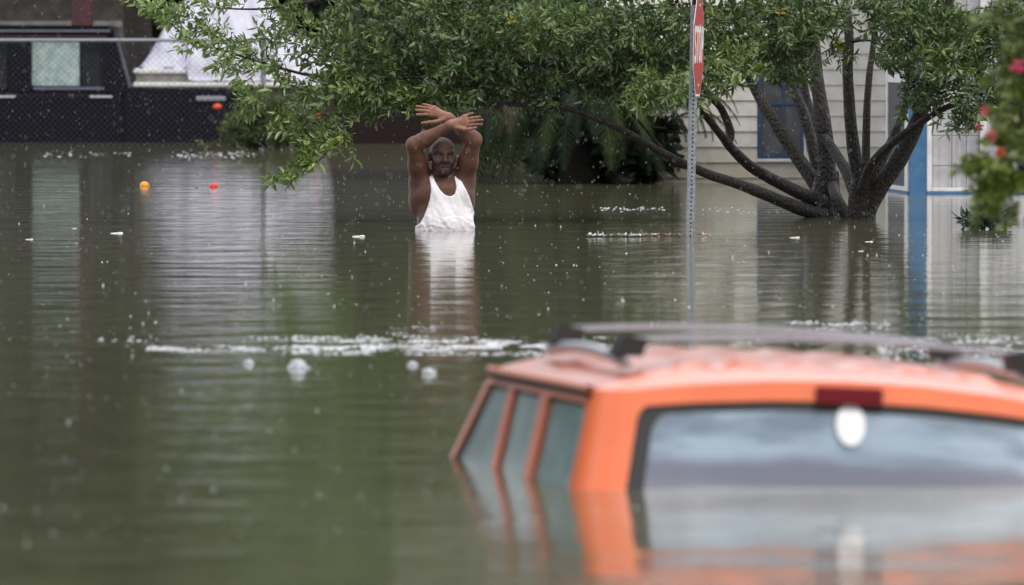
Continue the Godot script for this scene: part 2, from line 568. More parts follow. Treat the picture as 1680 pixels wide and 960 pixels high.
# ------------------------------------------------------------------ far left: building, trunk, fence, truck, boat
func build_left_background() -> void:
	var d := 126.0
	var b := thing("brown_house", Vector3(-6.0, 0, -d), "drab brown house with pale band far behind the black truck", "house")
	var m := MB.new()
	m.box(Vector3(-6, -1.15, -6), Vector3(1.28, 2.4, 0), 0.02)
	part(b, "wall", m.done(), grained(lin(0.085, 0.075, 0.062), lin(0.13, 0.115, 0.098), 0.02, Vector3(1, 1, 1), 0.8, 50))
	var band := MB.new()
	band.box(Vector3(-6, 1.28, 0.003), Vector3(1.26, 1.36, 0.06), 0.01)
	part(b, "band", band.done(), grained(lin(0.30, 0.27, 0.26), lin(0.4, 0.37, 0.36), 0.02, Vector3(1, 1, 1), 0.7, 51))
	var skirt := MB.new()
	skirt.box(Vector3(-6, -1.1, 0.003), Vector3(1.27, 1.275, 0.03), 0.005)
	part(b, "lower_wall", skirt.done(), grained(lin(0.16, 0.14, 0.125), lin(0.22, 0.2, 0.18), 0.02, Vector3(1, 1, 1), 0.7, 52))
	var r := MB.new()
	r.prism(PackedVector2Array([Vector2(-6.5, 2.4), Vector2(1.7, 2.4), Vector2(1.7, 2.55), Vector2(-2.4, 4.2), Vector2(-6.5, 2.55)]), -6.4, 0.6)
	part(b, "roof", r.done(), mat(lin(0.06, 0.055, 0.05), 0.9))
	var po := thing("maroon_post", at(135, 36, 122) * Vector3(1, 0, 1), "tapered dark maroon post standing before the brown house", "post")
	var pm := MB.new()
	pm.box(Vector3(-0.15, -1.15, -0.15), Vector3(0.15, 1.30, 0.15), 0.01)
	part(po, "base", pm.done(), grained(lin(0.05, 0.014, 0.02), lin(0.08, 0.022, 0.03), 0.03, Vector3(2, 2, 2), 0.6, 53))
	var p2 := MB.new()
	p2.tube([Vector3(0, 1.302, 0), Vector3(0, 2.6, 0)], [0.13, 0.09], 12)
	part(po, "shaft", p2.done(), grained(lin(0.05, 0.014, 0.02), lin(0.08, 0.022, 0.03), 0.03, Vector3(2, 2, 2), 0.6, 53))

func build_fence() -> void:
	var d := 112.0
	var f := thing("chain_link_fence", Vector3(-5.6, 0, -d), "grey chain link fence in the water before the black truck", "fence")
	var top := 1.138
	var rail := MB.new()
	rail.tube([Vector3(-2.5, top, 0), Vector3(2.95, top, 0)], [0.019, 0.019], 8)
	part(f, "top_rail", rail.done(), M.galv)
	for px in [-30.0, 432.0]:
		var x: float = (px - 840) / F * d + 5.6
		var q := MB.new()
		q.tube([Vector3(x, -1.15, -0.03), Vector3(x, top + 0.03, -0.03)], [0.03, 0.03], 10)
		q.ball(Vector3(x, top + 0.03, -0.03), Vector3(0.036, 0.03, 0.036), 10, 5)
		part(f, "post", q.done(), M.galv)
	var w := MB.new()
	var s := 0.066
	for i in 82:
		var x0 := -2.5 + i * s
		for side in [0, 1]:
			var pts := []
			var rad := []
			for k in 38:
				var y := top - 0.01 - k * s * 0.5
				var off := (0.5 if k % 2 == side else 0.0) * s
				pts.append(Vector3(x0 + off + side * s * 0.5, y, 0.034 + (0.002 if (k + side) % 2 else -0.002)))
				rad.append(0.0024)
			w.tube(pts, rad, 3, 0.0, null, false)
	var o := part(f, "wire_mesh", w.done(), mat(lin(0.055, 0.056, 0.08), 0.6))
	o.set_meta("kind", "stuff")

func build_truck() -> void:
	var d := 116.0
	var X := func(px: float) -> float: return (px - 840.0) / F * d + 5.0
	var Y := func(py: float) -> float: return EYE + (52.0 - py) / F * d
	var t := thing("black_truck", Vector3(-5.0, 0, -d), "black boxy off-roader with pale light painted in its window, behind the fence", "car")
	var zn := 0.85; var zf := -0.85
	var low := MB.new()
	low.box(Vector3(X.call(-260), -0.85, zf), Vector3(X.call(208), Y.call(150), zn), 0.05)
	part(t, "body", low.done(), M.black_paint)
	var hood := MB.new()
	hood.prism(PackedVector2Array([Vector2(X.call(209), -0.7), Vector2(X.call(396), -0.7), Vector2(X.call(402), 0.3), Vector2(X.call(396), Y.call(152)), Vector2(X.call(385), Y.call(146)), Vector2(X.call(209), Y.call(143))]), zf + 0.04, zn - 0.04)
	part(t, "hood", hood.done(), M.black_paint)
	# cab posts on both sides, then the roof
	for z in [zn - 0.05, zf + 0.05]:
		for q in [[-260.0, -200.0, -255.0, -200.0], [-42.0, -30.0, -42.0, -30.0], [20.0, 56.0, 20.0, 56.0], [176.0, 216.0, 172.0, 193.0]]:
			var p := MB.new()
			p.prism(PackedVector2Array([Vector2(X.call(q[0]), Y.call(149)), Vector2(X.call(q[1]), Y.call(149)), Vector2(X.call(q[3]), Y.call(60)), Vector2(X.call(q[2]), Y.call(60))]), z - 0.035, z + 0.035)
			part(t, "pillar", p.done(), M.black_paint)
	var roof := MB.new()
	roof.prism(PackedVector2Array([Vector2(X.call(-262), Y.call(61)), Vector2(X.call(193), Y.call(61)), Vector2(X.call(191), Y.call(48)), Vector2(X.call(180), Y.call(42)), Vector2(X.call(-250), Y.call(40)), Vector2(X.call(-262), Y.call(46))]), zf + 0.03, zn - 0.03)
	part(t, "roof", roof.done(), M.black_paint)
	var rail := MB.new()
	rail.box(Vector3(X.call(-250), Y.call(53), zn - 0.028), Vector3(X.call(186), Y.call(49), zn - 0.005), 0.004)
	part(t, "drip_rail", rail.done(), mat(lin(0.10, 0.11, 0.15), 0.35))
	var rd := MB.new()
	rd.box(Vector3(X.call(-250), Y.call(61), zn - 0.029), Vector3(X.call(180), Y.call(58), zn - 0.012), 0.002)
	part(t, "trim_strip", rd.done(), mat(lin(0.05, 0.014, 0.016), 0.4))
	# near panes: clear dark glass; one painted pale as light seen through the cab
	var clear := mat(Color(0.16, 0.19, 0.20, 0.30), 0.1)
	clear.transparency = BaseMaterial3D.TRANSPARENCY_ALPHA
	var painted_light := mat(Color.WHITE, 0.8)
	painted_light.backlight_enabled = true
	painted_light.backlight = Color(1.0, 1.0, 1.0)
	painted_light.albedo_texture = noise_tex(0.02, 61, lin(0.50, 0.70, 0.69), lin(0.80, 0.95, 0.93), 256, 3)
	painted_light.uv1_triplanar = true
	painted_light.uv1_scale = Vector3(1, 1, 1) * 1.4
	for s in [[-28.0, 18.0], [136.0, 174.0]]:
		var q := MB.new()
		q.quad(Vector3(X.call(s[0]), Y.call(146), zn - 0.06), Vector3(X.call(s[1]), Y.call(146), zn - 0.06), Vector3(X.call(s[1]), Y.call(62), zn - 0.06), Vector3(X.call(s[0]), Y.call(62), zn - 0.06))
		part(t, "window", q.done(), clear)
	var fq := MB.new()
	fq.quad(Vector3(X.call(58), Y.call(140), zn - 0.06), Vector3(X.call(135), Y.call(140), zn - 0.06), Vector3(X.call(135), Y.call(66), zn - 0.06), Vector3(X.call(58), Y.call(66), zn - 0.06))
	var fo := part(t, "painted_light_pane", fq.done(), painted_light)
	fo.set_meta("label", "pale green pane painted as light through the cab")
	for s in [[140.0, 165.0], [-20.0, 10.0]]:
		var st := MB.new()
		st.box(Vector3(X.call(s[0]), Y.call(150), -0.6), Vector3(X.call(s[1]), Y.call(85), 0.6), 0.03)
		part(t, "seat", st.done(), mat(lin(0.02, 0.02, 0.024), 0.8))
	for s in [[152.0, 189.0], [-4.0, 31.0]]:
		var q := MB.new()
		q.box(Vector3(X.call(s[0]), Y.call(160), zn + 0.002), Vector3(X.call(s[1]), Y.call(156), zn + 0.03), 0.006)
		part(t, "handle", q.done(), mat(lin(0.45, 0.46, 0.52), 0.3))
	var ws := MB.new()
	ws.box(Vector3(X.call(325), Y.call(165), zn - 0.038), Vector3(X.call(374), Y.call(157), zn - 0.01), 0.01)
	part(t, "chrome_strip", ws.done(), mat(lin(0.25, 0.26, 0.32), 0.3))
	var mk := MB.new()
	mk.ball(Vector3(X.call(360), Y.call(174), zn - 0.035), Vector3(0.055, 0.036, 0.03), 14, 8)
	part(t, "marker_lamp", mk.done(), mat(lin(0.75, 0.10, 0.02), 0.3))
	var wsq := MB.new()
	wsq.quad(Vector3(X.call(215), Y.call(146), zn - 0.35), Vector3(X.call(215), Y.call(146), zf + 0.35), Vector3(X.call(192), Y.call(60), zf + 0.35), Vector3(X.call(192), Y.call(60), zn - 0.35))
	part(t, "windshield", wsq.done(), mat(lin(0.03, 0.035, 0.045), 0.45, 0.3))
	var lin_ := MB.new()
	lin_.box(Vector3(X.call(-250), Y.call(150), zf + 0.09), Vector3(X.call(186), Y.call(60), zf + 0.13))
	part(t, "lining", lin_.done(), mat(lin(0.02, 0.022, 0.028), 0.9))
	var tr := MB.new()
	tr.box(Vector3(X.call(60), Y.call(147), zn - 0.058), Vector3(X.call(176), Y.call(142.5), zn - 0.012), 0.005)
	part(t, "window_trim", tr.done(), mat(lin(0.11, 0.12, 0.18), 0.4))
	for px in [-150.0, 300.0]:
		var wh := MB.new()
		wh.tube([Vector3(X.call(px), -0.78, zn - 0.2), Vector3(X.call(px), -0.78, zn + 0.02)], [0.37, 0.37], 20)
		part(t, "wheel", wh.done(), M.black_rubber)

func build_boat() -> void:
	var d := 121.0
	var X := func(px: float) -> float: return (px - 840.0) / F * d + 3.4
	var Y := func(py: float) -> float: return EYE + (52.0 - py) / F * d
	var b := thing("covered_boat", Vector3(-3.4, 0, -d), "cream boat under a tall white tarpaulin behind the black truck", "boat")
	var hull := MB.new()
	hull.prism(PackedVector2Array([Vector2(X.call(222), Y.call(141)), Vector2(X.call(224), Y.call(121)), Vector2(X.call(760), Y.call(121)), Vector2(X.call(740), -0.4), Vector2(X.call(270), -0.4)]), -1.9, 0.0)
	part(b, "hull", hull.done(), grained(lin(0.20, 0.185, 0.16), lin(0.28, 0.26, 0.23), 0.02, Vector3(1, 1, 1), 0.6, 71))
	var g := MB.new()
	g.box(Vector3(X.call(219), Y.call(120.5), -1.95), Vector3(X.call(765), Y.call(112), 0.05), 0.015)
	part(b, "gunwale", g.done(), M.white)
	var rr := MB.new()
	rr.box(Vector3(X.call(219), Y.call(143), 0.004), Vector3(X.call(760), Y.call(135), 0.20), 0.015)
	part(b, "rub_rail", rr.done(), M.white)
	# tarpaulin thrown over the cabin
	var fn := FastNoiseLite.new()
	fn.seed = 8; fn.frequency = 1.6; fn.fractal_octaves = 3
	var ridge := [[226, 0.80], [245, 1.0], [262, 1.22], [284, 1.54], [310, 1.62], [360, 1.66], [440, 1.62], [456, 1.4], [470, 1.25], [520, 1.1], [560, 0.85]]
	var t := MB.new()
	var nx := 60; var nz := 40
	var grid := []
	for i in nx + 1:
		var px := lerpf(226, 560, float(i) / nx)
		var rh := 0.8
		for k in ridge.size() - 1:
			if px >= ridge[k][0] and px <= ridge[k + 1][0]:
				rh = lerpf(ridge[k][1], ridge[k + 1][1], (px - ridge[k][0]) / float(ridge[k + 1][0] - ridge[k][0]))
		var edge := 0.80 if px < 308 else 0.655
		var row := []
		for j in nz + 1:
			var u := float(j) / nz * 2.0 - 1.0
			var a := absf(u)
			var y := edge + (rh - edge) * (1.0 - pow(smoothstep(0.25, 1.0, a), 1.5))
			var z := -0.95 + u * (1.06 if px >= 308 else 0.98)
			if a > 0.7 and px >= 308: z = -0.95 + signf(u) * 1.06 * (0.7 + (a - 0.7) * 0.35 + 0.195)
			var wr := 0.05 * fn.get_noise_3d(px * 0.03, y * 2.0, z) + 0.03 * sin(px * 0.16 + y * 2.0 + 3.0 * fn.get_noise_2d(px * 0.02, y))
			row.append(Vector3(X.call(px) + 0.3 * wr, maxf(y + wr * 0.6, edge), z + wr))
		grid.append(row)
	for i in nx:
		for j in nz:
			t.quad(grid[i][j], grid[i][j + 1], grid[i + 1][j + 1], grid[i + 1][j])
	t.smooth()
	var tm := grained(lin(0.58, 0.58, 0.70), lin(0.74, 0.74, 0.86), 0.02, Vector3(0.8, 0.8, 0.8), 0.5, 73)
	tm.backlight_enabled = true
	tm.backlight = Color(0.5, 0.5, 0.55)
	part(b, "tarpaulin", t.done(), tm)

# ------------------------------------------------------------------ foliage
func leaf(mb: MB, base: Vector3, dir: Vector3, up: Vector3, l: float, w: float, curl := 0.15) -> void:
	var s := dir.cross(up).normalized()
	var n := s.cross(dir).normalized()
	var p := func(t: float, side: float, dip: float) -> Vector3: return base + dir * l * t + s * w * side - n * (curl * l * t * t + dip)
	var f := w * 0.35
	var a := base
	var l1: Vector3 = p.call(0.35, -1, -f); var c1: Vector3 = p.call(0.35, 0, 0); var r1: Vector3 = p.call(0.35, 1, -f)
	var l2: Vector3 = p.call(0.7, -0.75, -f); var c2: Vector3 = p.call(0.7, 0, 0); var r2: Vector3 = p.call(0.7, 0.75, -f)
	var t: Vector3 = p.call(1.0, 0, 0)
	mb.tri(a, c1, l1); mb.tri(a, r1, c1)
	mb.quad(l1, c1, c2, l2); mb.quad(c1, r1, r2, c2)
	mb.tri(l2, c2, t); mb.tri(c2, r2, t)

func sprig(seed_: int, leaves: int, l: float, w: float, stem: float, spread := 1.0) -> ArrayMesh:   # a twig along +x with its leaves
	var r := RandomNumberGenerator.new()
	r.seed = seed_
	var mb := MB.new()
	mb.tint = Color(0.45, 0.33, 0.28)
	mb.tube([Vector3.ZERO, Vector3(stem * 0.5, 0.01, 0), Vector3(stem, 0, 0)], [0.0035, 0.0028, 0.0015], 4, 0.0, null, false)
	for i in leaves:
		var u := pow(float(i) / leaves, 0.8)
		var a := i * 2.4 + r.randf_range(-0.5, 0.5)
		var out := Vector3(r.randf_range(0.35, 0.95), cos(a) * spread, sin(a) * spread).normalized()
		if i == leaves - 1: out = Vector3(1, r.randf_range(-0.2, 0.2), r.randf_range(-0.2, 0.2)).normalized()
		out = (out + Vector3(0, -0.22, 0)).normalized()
		var up := (Vector3.UP + Vector3(r.randf_range(-0.7, 0.7), 0, r.randf_range(-0.7, 0.7)))
		var k := r.randf_range(0.75, 1.25)
		mb.tint = Color(k * r.randf_range(0.9, 1.1), k, k * r.randf_range(0.85, 1.1))
		leaf(mb, Vector3(stem * u, 0.003, 0), out, up, l * r.randf_range(0.55, 1.2), w * r.randf_range(0.7, 1.2), r.randf_range(0.05, 0.35))
	return mb.done()

var sprigs := []
func aim(dir: Vector3, roll: float, s: float, where: Vector3) -> Transform3D:
	var x := dir.normalized()
	var z := x.cross(Vector3.UP)
	if z.length() < 0.05: z = Vector3.FORWARD
	z = z.normalized()
	var y := z.cross(x)
	return Transform3D(Basis(x, y, z).rotated(x, roll).scaled(Vector3(s, s, s)), where)

func crown_of(parent: Node3D, called: String, where: Array, tints: Array, m: Material, kinds: Array) -> void:
	# shares the places out between a few sprig meshes
	var lots := []
	for k in kinds: lots.append([[], []])
	for i in where.size():
		lots[i % kinds.size()][0].append(where[i])
		lots[i % kinds.size()][1].append(tints[i])
	for k in kinds.size():
		if lots[k][0].size(): 
			var o := many(parent, called if k == 0 else "%s_%03d" % [called, k], kinds[k], m, lots[k][0], lots[k][1])
			o.set_meta("kind", "stuff")

func build_background_trees() -> void:
	for i in 5: sprigs.append(sprig(100 + i, 10 + i % 3, 0.074, 0.0120, 0.14))
	var big := []
	for i in 3: big.append(sprig(200 + i, 16, 0.26, 0.062, 0.5))
	# [x, depth, trunk radius, crown centre height, half width, half height, tufts, label, tone]
	var rows := [
		[-4.42, 123.0, 0.18, 6.1, 2.4, 3.0, 460, "big dark trunked tree rising behind the black truck", 0.8],
		[-2.3, 134.0, 0.16, 5.6, 2.0, 3.2, 330, "slim pale green tree behind the covered boat", 1.1],
		[-0.2, 131.0, 0.2, 4.8, 2.6, 4.4, 760, "tall dense tree filling the background above the man", 0.8],
		[3.4, 133.0, 0.2, 4.8, 2.8, 4.4, 760, "tall dense tree behind the palm and stop sign", 0.75],
		[8.3, 130.0, 0.2, 5.2, 3.0, 3.6, 420, "broad tree behind the clapboard house on the right", 0.9],
		[-9.8, 54.0, 0.25, 5.0, 3.2, 4.6, 460, "added unseen tree beyond the left edge, third along the row", 0.7],  # left row added out of view to darken the side of the orange car
		[-14.5, 64.0, 0.25, 5.0, 3.6, 4.8, 460, "added unseen tree beyond the left edge, fourth along the row", 0.7],
		[-20.0, 80.0, 0.25, 5.0, 4.2, 4.8, 460, "added unseen tree beyond the left edge, last along the row", 0.7],
		[-6.0, 29.5, 0.22, 4.2, 2.7, 4.3, 1000, "large added unseen tree beyond the left edge, nearest the orange car", 0.8],
		[-7.0, 37.0, 0.22, 4.4, 2.8, 4.2, 800, "large added unseen tree beyond the left edge, farther up the street", 0.8],
		[-8.6, 131.0, 0.2, 5.5, 2.6, 3.0, 330, "leafy tree behind the brown house on the left", 0.85]]
	for q in rows:
		var t := thing("background_tree", Vector3(q[0], 0, -q[1]), q[7], "tree", "trees behind the flooded yards")
		var tr := MB.new()
		var fn := FastNoiseLite.new()
		tr.tube(spline([Vector3(0, -1.15, 0), Vector3(0.03, 0.6, 0), Vector3(-0.04, 2.0, 0), Vector3(0.05, q[3], 0)], 6), [q[2] * 1.25, q[2] * 1.2, q[2] * 1.1, q[2] * 1.05, q[2] * 1.02, q[2], q[2], q[2], q[2] * .97, q[2] * .95, q[2] * .92, q[2] * .9, q[2] * .85, q[2] * .8, q[2] * .75, q[2] * .7, q[2] * .6, q[2] * .5, q[2] * .4], 12, 0.1, fn)
		part(t, "trunk", tr.done(), M.bark)
		var where := []
		var tints := []
		for k in 7:
			var a := k * 0.9
			var tip := Vector3(cos(a) * q[4] * 0.75, q[3] + q[5] * rng.randf_range(-0.4, 0.6), sin(a) * q[4] * 0.6)
			var lm := MB.new()
			lm.tube(spline([Vector3(0.02, maxf(q[3] - q[5] * 0.7, 1.5), 0), tip * 0.5 + Vector3(0, q[3] * 0.4, 0), tip], 3), [0.07, 0.06, 0.055, 0.045, 0.035, 0.025, 0.012], 6)
			part(t, "limb", lm.done(), M.bark)
		for i in q[6]:
			var v := Vector3(rng.randfn(0, 0.45), rng.randfn(0, 0.45), rng.randfn(0, 0.45)).limit_length(1.05)
			var p := Vector3(v.x * q[4], q[3] + v.y * q[5], v.z * q[4])
			if p.y < 0.5: p.y = 0.5 + rng.randf()
			where.append(aim(v + Vector3(rng.randfn(0, 0.3), -0.2, rng.randfn(0, 0.3)), rng.randf() * TAU, rng.randf_range(0.8, 1.6), p))
			var k: float = q[8] * rng.randf_range(0.7, 1.25)
			tints.append(Color(0.055 * k, 0.092 * k, 0.032 * k))
		crown_of(t, "crown", where, tints, M.dull_leaf, big)
	for q in [[-17.0, 148.0, 0.85], [-8.5, 152.0, 1.0], [0.5, 149.0, 0.9], [9.0, 153.0, 1.0], [17.5, 150.0, 0.9]]:
		var t := thing("tall_oak", Vector3(q[0], 0, -q[1]), "towering oak of the far wood, %s" % {-17.0: "well left of the brown house", -8.5: "behind the brown house", 0.5: "straight behind the man", 9.0: "behind the clapboard house", 17.5: "beyond the white shed"}[q[0]], "tree", "trees behind the flooded yards")
		var tr := MB.new()
		tr.tube([Vector3(0, -1.15, 0), Vector3(0.1, 4, 0), Vector3(-0.1, 9, 0), Vector3(0, 16, 0)], [0.5, 0.42, 0.32, 0.12], 12)
		part(t, "trunk", tr.done(), M.bark)
		for k in 6:
			var lm := MB.new()
			var a := k * 1.05
			lm.tube(spline([Vector3(0, 5.0 + k, 0), Vector3(cos(a) * 2.5, 7.5 + k, sin(a) * 2.0), Vector3(cos(a) * 5.0, 9.5 + k * 1.2, sin(a) * 3.5)], 4), [0.2, 0.19, 0.17, 0.15, 0.13, 0.11, 0.09, 0.06, 0.03], 7)
			part(t, "limb", lm.done(), M.bark)
		var where := []
		var tints := []
		for i in 900:
			var v := Vector3(rng.randfn(0, 0.48), rng.randfn(0, 0.5), rng.randfn(0, 0.48)).limit_length(1.1)
			var p := Vector3(v.x * 6.5, 11.0 + v.y * 10.0, v.z * 5.0)
			p.y = maxf(p.y, 1.5 + rng.randf() * 2)
			where.append(aim(v + Vector3(rng.randfn(0, 0.3), -0.2, rng.randfn(0, 0.3)), rng.randf() * TAU, rng.randf_range(2.4, 4.2), p))
			var k: float = q[2] * rng.randf_range(0.7, 1.25)
			tints.append(Color(0.070 * k, 0.105 * k, 0.036 * k))
		crown_of(t, "crown", where, tints, M.dull_leaf, big)
	# dark hedge along the back
	for q in [[-1.95, 0.55, 118.0, 1.5, "dark overgrown hedge behind the man, under the tree"], [0.56, 2.9, 122.0, 1.7, "dark hedge behind the drooping palm"], [-9.0, 9.0, 141.0, 3.4, "tall continuous hedge closing the view at the back"]]:
		var t := thing("hedge", Vector3((q[0] + q[1]) / 2, 0, -q[2]), q[4], "hedge", "hedges at the back")
		var where := []
		var tints := []
		var n := int((q[1] - q[0]) * q[3] * 48)
		for i in n:
			var p := Vector3(rng.randf_range(q[0], q[1]) - (q[0] + q[1]) / 2, rng.randf_range(-0.1, q[3]) * (1.0 - 0.25 * rng.randf()), rng.randf_range(-0.6, 0.4))
			where.append(aim(Vector3(rng.randfn(0, 0.5), rng.randfn(0.2, 0.5), rng.randf()), rng.randf() * TAU, rng.randf_range(0.5, 1.0), p))
			var k := rng.randf_range(0.5, 1.0)
			tints.append(Color(0.035 * k, 0.055 * k, 0.028 * k))
		crown_of(t, "foliage", where, tints, M.dull_leaf, big)
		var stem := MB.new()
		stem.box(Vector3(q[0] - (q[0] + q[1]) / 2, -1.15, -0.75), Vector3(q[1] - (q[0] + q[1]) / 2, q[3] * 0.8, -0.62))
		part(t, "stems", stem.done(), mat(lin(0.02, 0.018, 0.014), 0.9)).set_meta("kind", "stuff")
	var cs := thing("corner_shrub", Vector3(0.76, 0, -84.25), "dark shrub at the house corner behind the palm", "shrub")
	var cw := []
	var ct := []
	for i in 170:
		var v := Vector3(rng.randfn(0, 0.4), rng.randf_range(-0.1, 1.0), rng.randfn(0, 0.4))
		cw.append(aim(Vector3(v.x, 0.5, v.z + 0.4), rng.randf() * TAU, rng.randf_range(0.45, 0.75), Vector3(v.x * 0.42, v.y * 0.95, v.z * 0.3)))
		var k := rng.randf_range(0.6, 1.1)
		ct.append(Color(0.028 * k, 0.045 * k, 0.024 * k))
	crown_of(cs, "foliage", cw, ct, M.dull_leaf, big)
	var cst := MB.new()
	cst.tube([Vector3(0, -1.15, 0), Vector3(0, 0.6, 0)], [0.03, 0.012], 6)
	part(cs, "stem", cst.done(), M.bark)
	# the dull red car half hidden under the tree
	var c := thing("maroon_car", Vector3(-1.55, 0, -114.5), "dark maroon car almost hidden behind the tree and man", "car")
	var cb := MB.new()
	cb.box(Vector3(-0.72, -0.9, -0.8), Vector3(1.6, 0.42, 0.8), 0.08)
	part(c, "body", cb.done(), mat(lin(0.016, 0.007, 0.009), 0.4, 0.3))
	var cab := MB.new()
	cab.prism(PackedVector2Array([Vector2(-0.55, 0.421), Vector2(1.0, 0.421), Vector2(0.7, 0.86), Vector2(-0.35, 0.86)]), -0.7, 0.7)
	part(c, "cabin", cab.done(), mat(lin(0.02, 0.012, 0.014), 0.3))
	var gw := MB.new()
	gw.prism(PackedVector2Array([Vector2(-0.4, 0.47), Vector2(0.82, 0.47), Vector2(0.62, 0.8), Vector2(-0.28, 0.8)]), 0.702, 0.71)
	part(c, "window", gw.done(), mat(lin(0.03, 0.035, 0.045), 0.1))
	var tl := MB.new()
	tl.ball(Vector3(-0.6, 0.32, 0.8), Vector3(0.06, 0.08, 0.03), 12, 6)
	part(c, "tail_lamp", tl.done(), mat(lin(0.4, 0.02, 0.02), 0.2))
	# weedy bush along the fence
	var bush := thing("olive_bush", Vector3(at(445, 240, 108).x, 0, -108), "loose olive green bush at the end of the fence", "bush")
	var where := []
	var tints := []
	for i in 420:
		var v := Vector3(rng.randfn(0, 0.42), rng.randf(), rng.randfn(0, 0.4))
		var hmax := 0.46 * (1.0 - 0.5 * pow(absf(v.x), 1.5))
		where.append(aim(Vector3(v.x, 0.6, v.z + 0.3), rng.randf() * TAU, rng.randf_range(0.8, 1.3), Vector3(v.x * 0.45, v.y * hmax - 0.03, v.z * 0.35)))
		var k := rng.randf_range(0.7, 1.3)
		tints.append(Color(0.085 * k, 0.11 * k, 0.038 * k))
	crown_of(bush, "foliage", where, tints, M.dull_leaf, sprigs)
	for i in 6:
		var s := MB.new()
		s.tube([Vector3(rng.randfn(0, 0.05), -1.15, 0), Vector3(rng.randfn(0, 0.2), 0.3, rng.randfn(0, 0.1))], [0.012, 0.005], 5)
		part(bush, "stem", s.done(), M.bark)
# ------------------------------------------------------------------ the spreading tree
func limb(parent: Node3D, called: String, pts: Array, r0: float, r1: float, sides := 10) -> void:
	var fn := FastNoiseLite.new()
	fn.seed = parent.get_child_count() + 3
	fn.frequency = 0.05
	var w := []
	for p in pts: w.append(at(p[0], p[1], p[2]) - parent.position)
	var c := spline(w, 6)
	var r := []
	for i in c.size(): r.append(lerpf(r0, r1, pow(float(i) / (c.size() - 1), 0.8)))
	var mb := MB.new()
	mb.tube(c, r, sides, 0.16, fn)
	part(parent, called, mb.done(), M.bark)

func cluster(q: Array, base: Vector3, where: Array, tints: Array, centre: Vector3) -> void:
	# q: px, py, rx, ry, depth, half depth, number, tone
	var c := at(q[0], q[1], q[4])
	var k: float = q[4] / F
	for i in int(q[6]):
		var v := Vector3(rng.randf_range(-1, 1), rng.randf_range(-1, 1), rng.randf_range(-1, 1))
		while v.length() > 1.0: v = Vector3(rng.randf_range(-1, 1), rng.randf_range(-1, 1), rng.randf_range(-1, 1))
		var p := c + Vector3(v.x * q[2] * k, v.y * q[3] * k, v.z * q[5])
		var away := (p - centre).normalized()
		var dir := away * 0.8 + Vector3(rng.randfn(0, 0.55), rng.randfn(-0.25, 0.45), rng.randfn(0.1, 0.55))
		where.append(aim(dir, rng.randf() * TAU, rng.randf_range(0.75, 1.15), p - base))
		var tone: float = clampf(q[7] + rng.randfn(0, 0.16), 0.0, 1.2)
		var col := Color(0.050, 0.088, 0.045).lerp(Color(0.185, 0.265, 0.080), tone)
		if rng.randf() < 0.005: col = Color(0.26, 0.24, 0.04)
		tints.append(col)

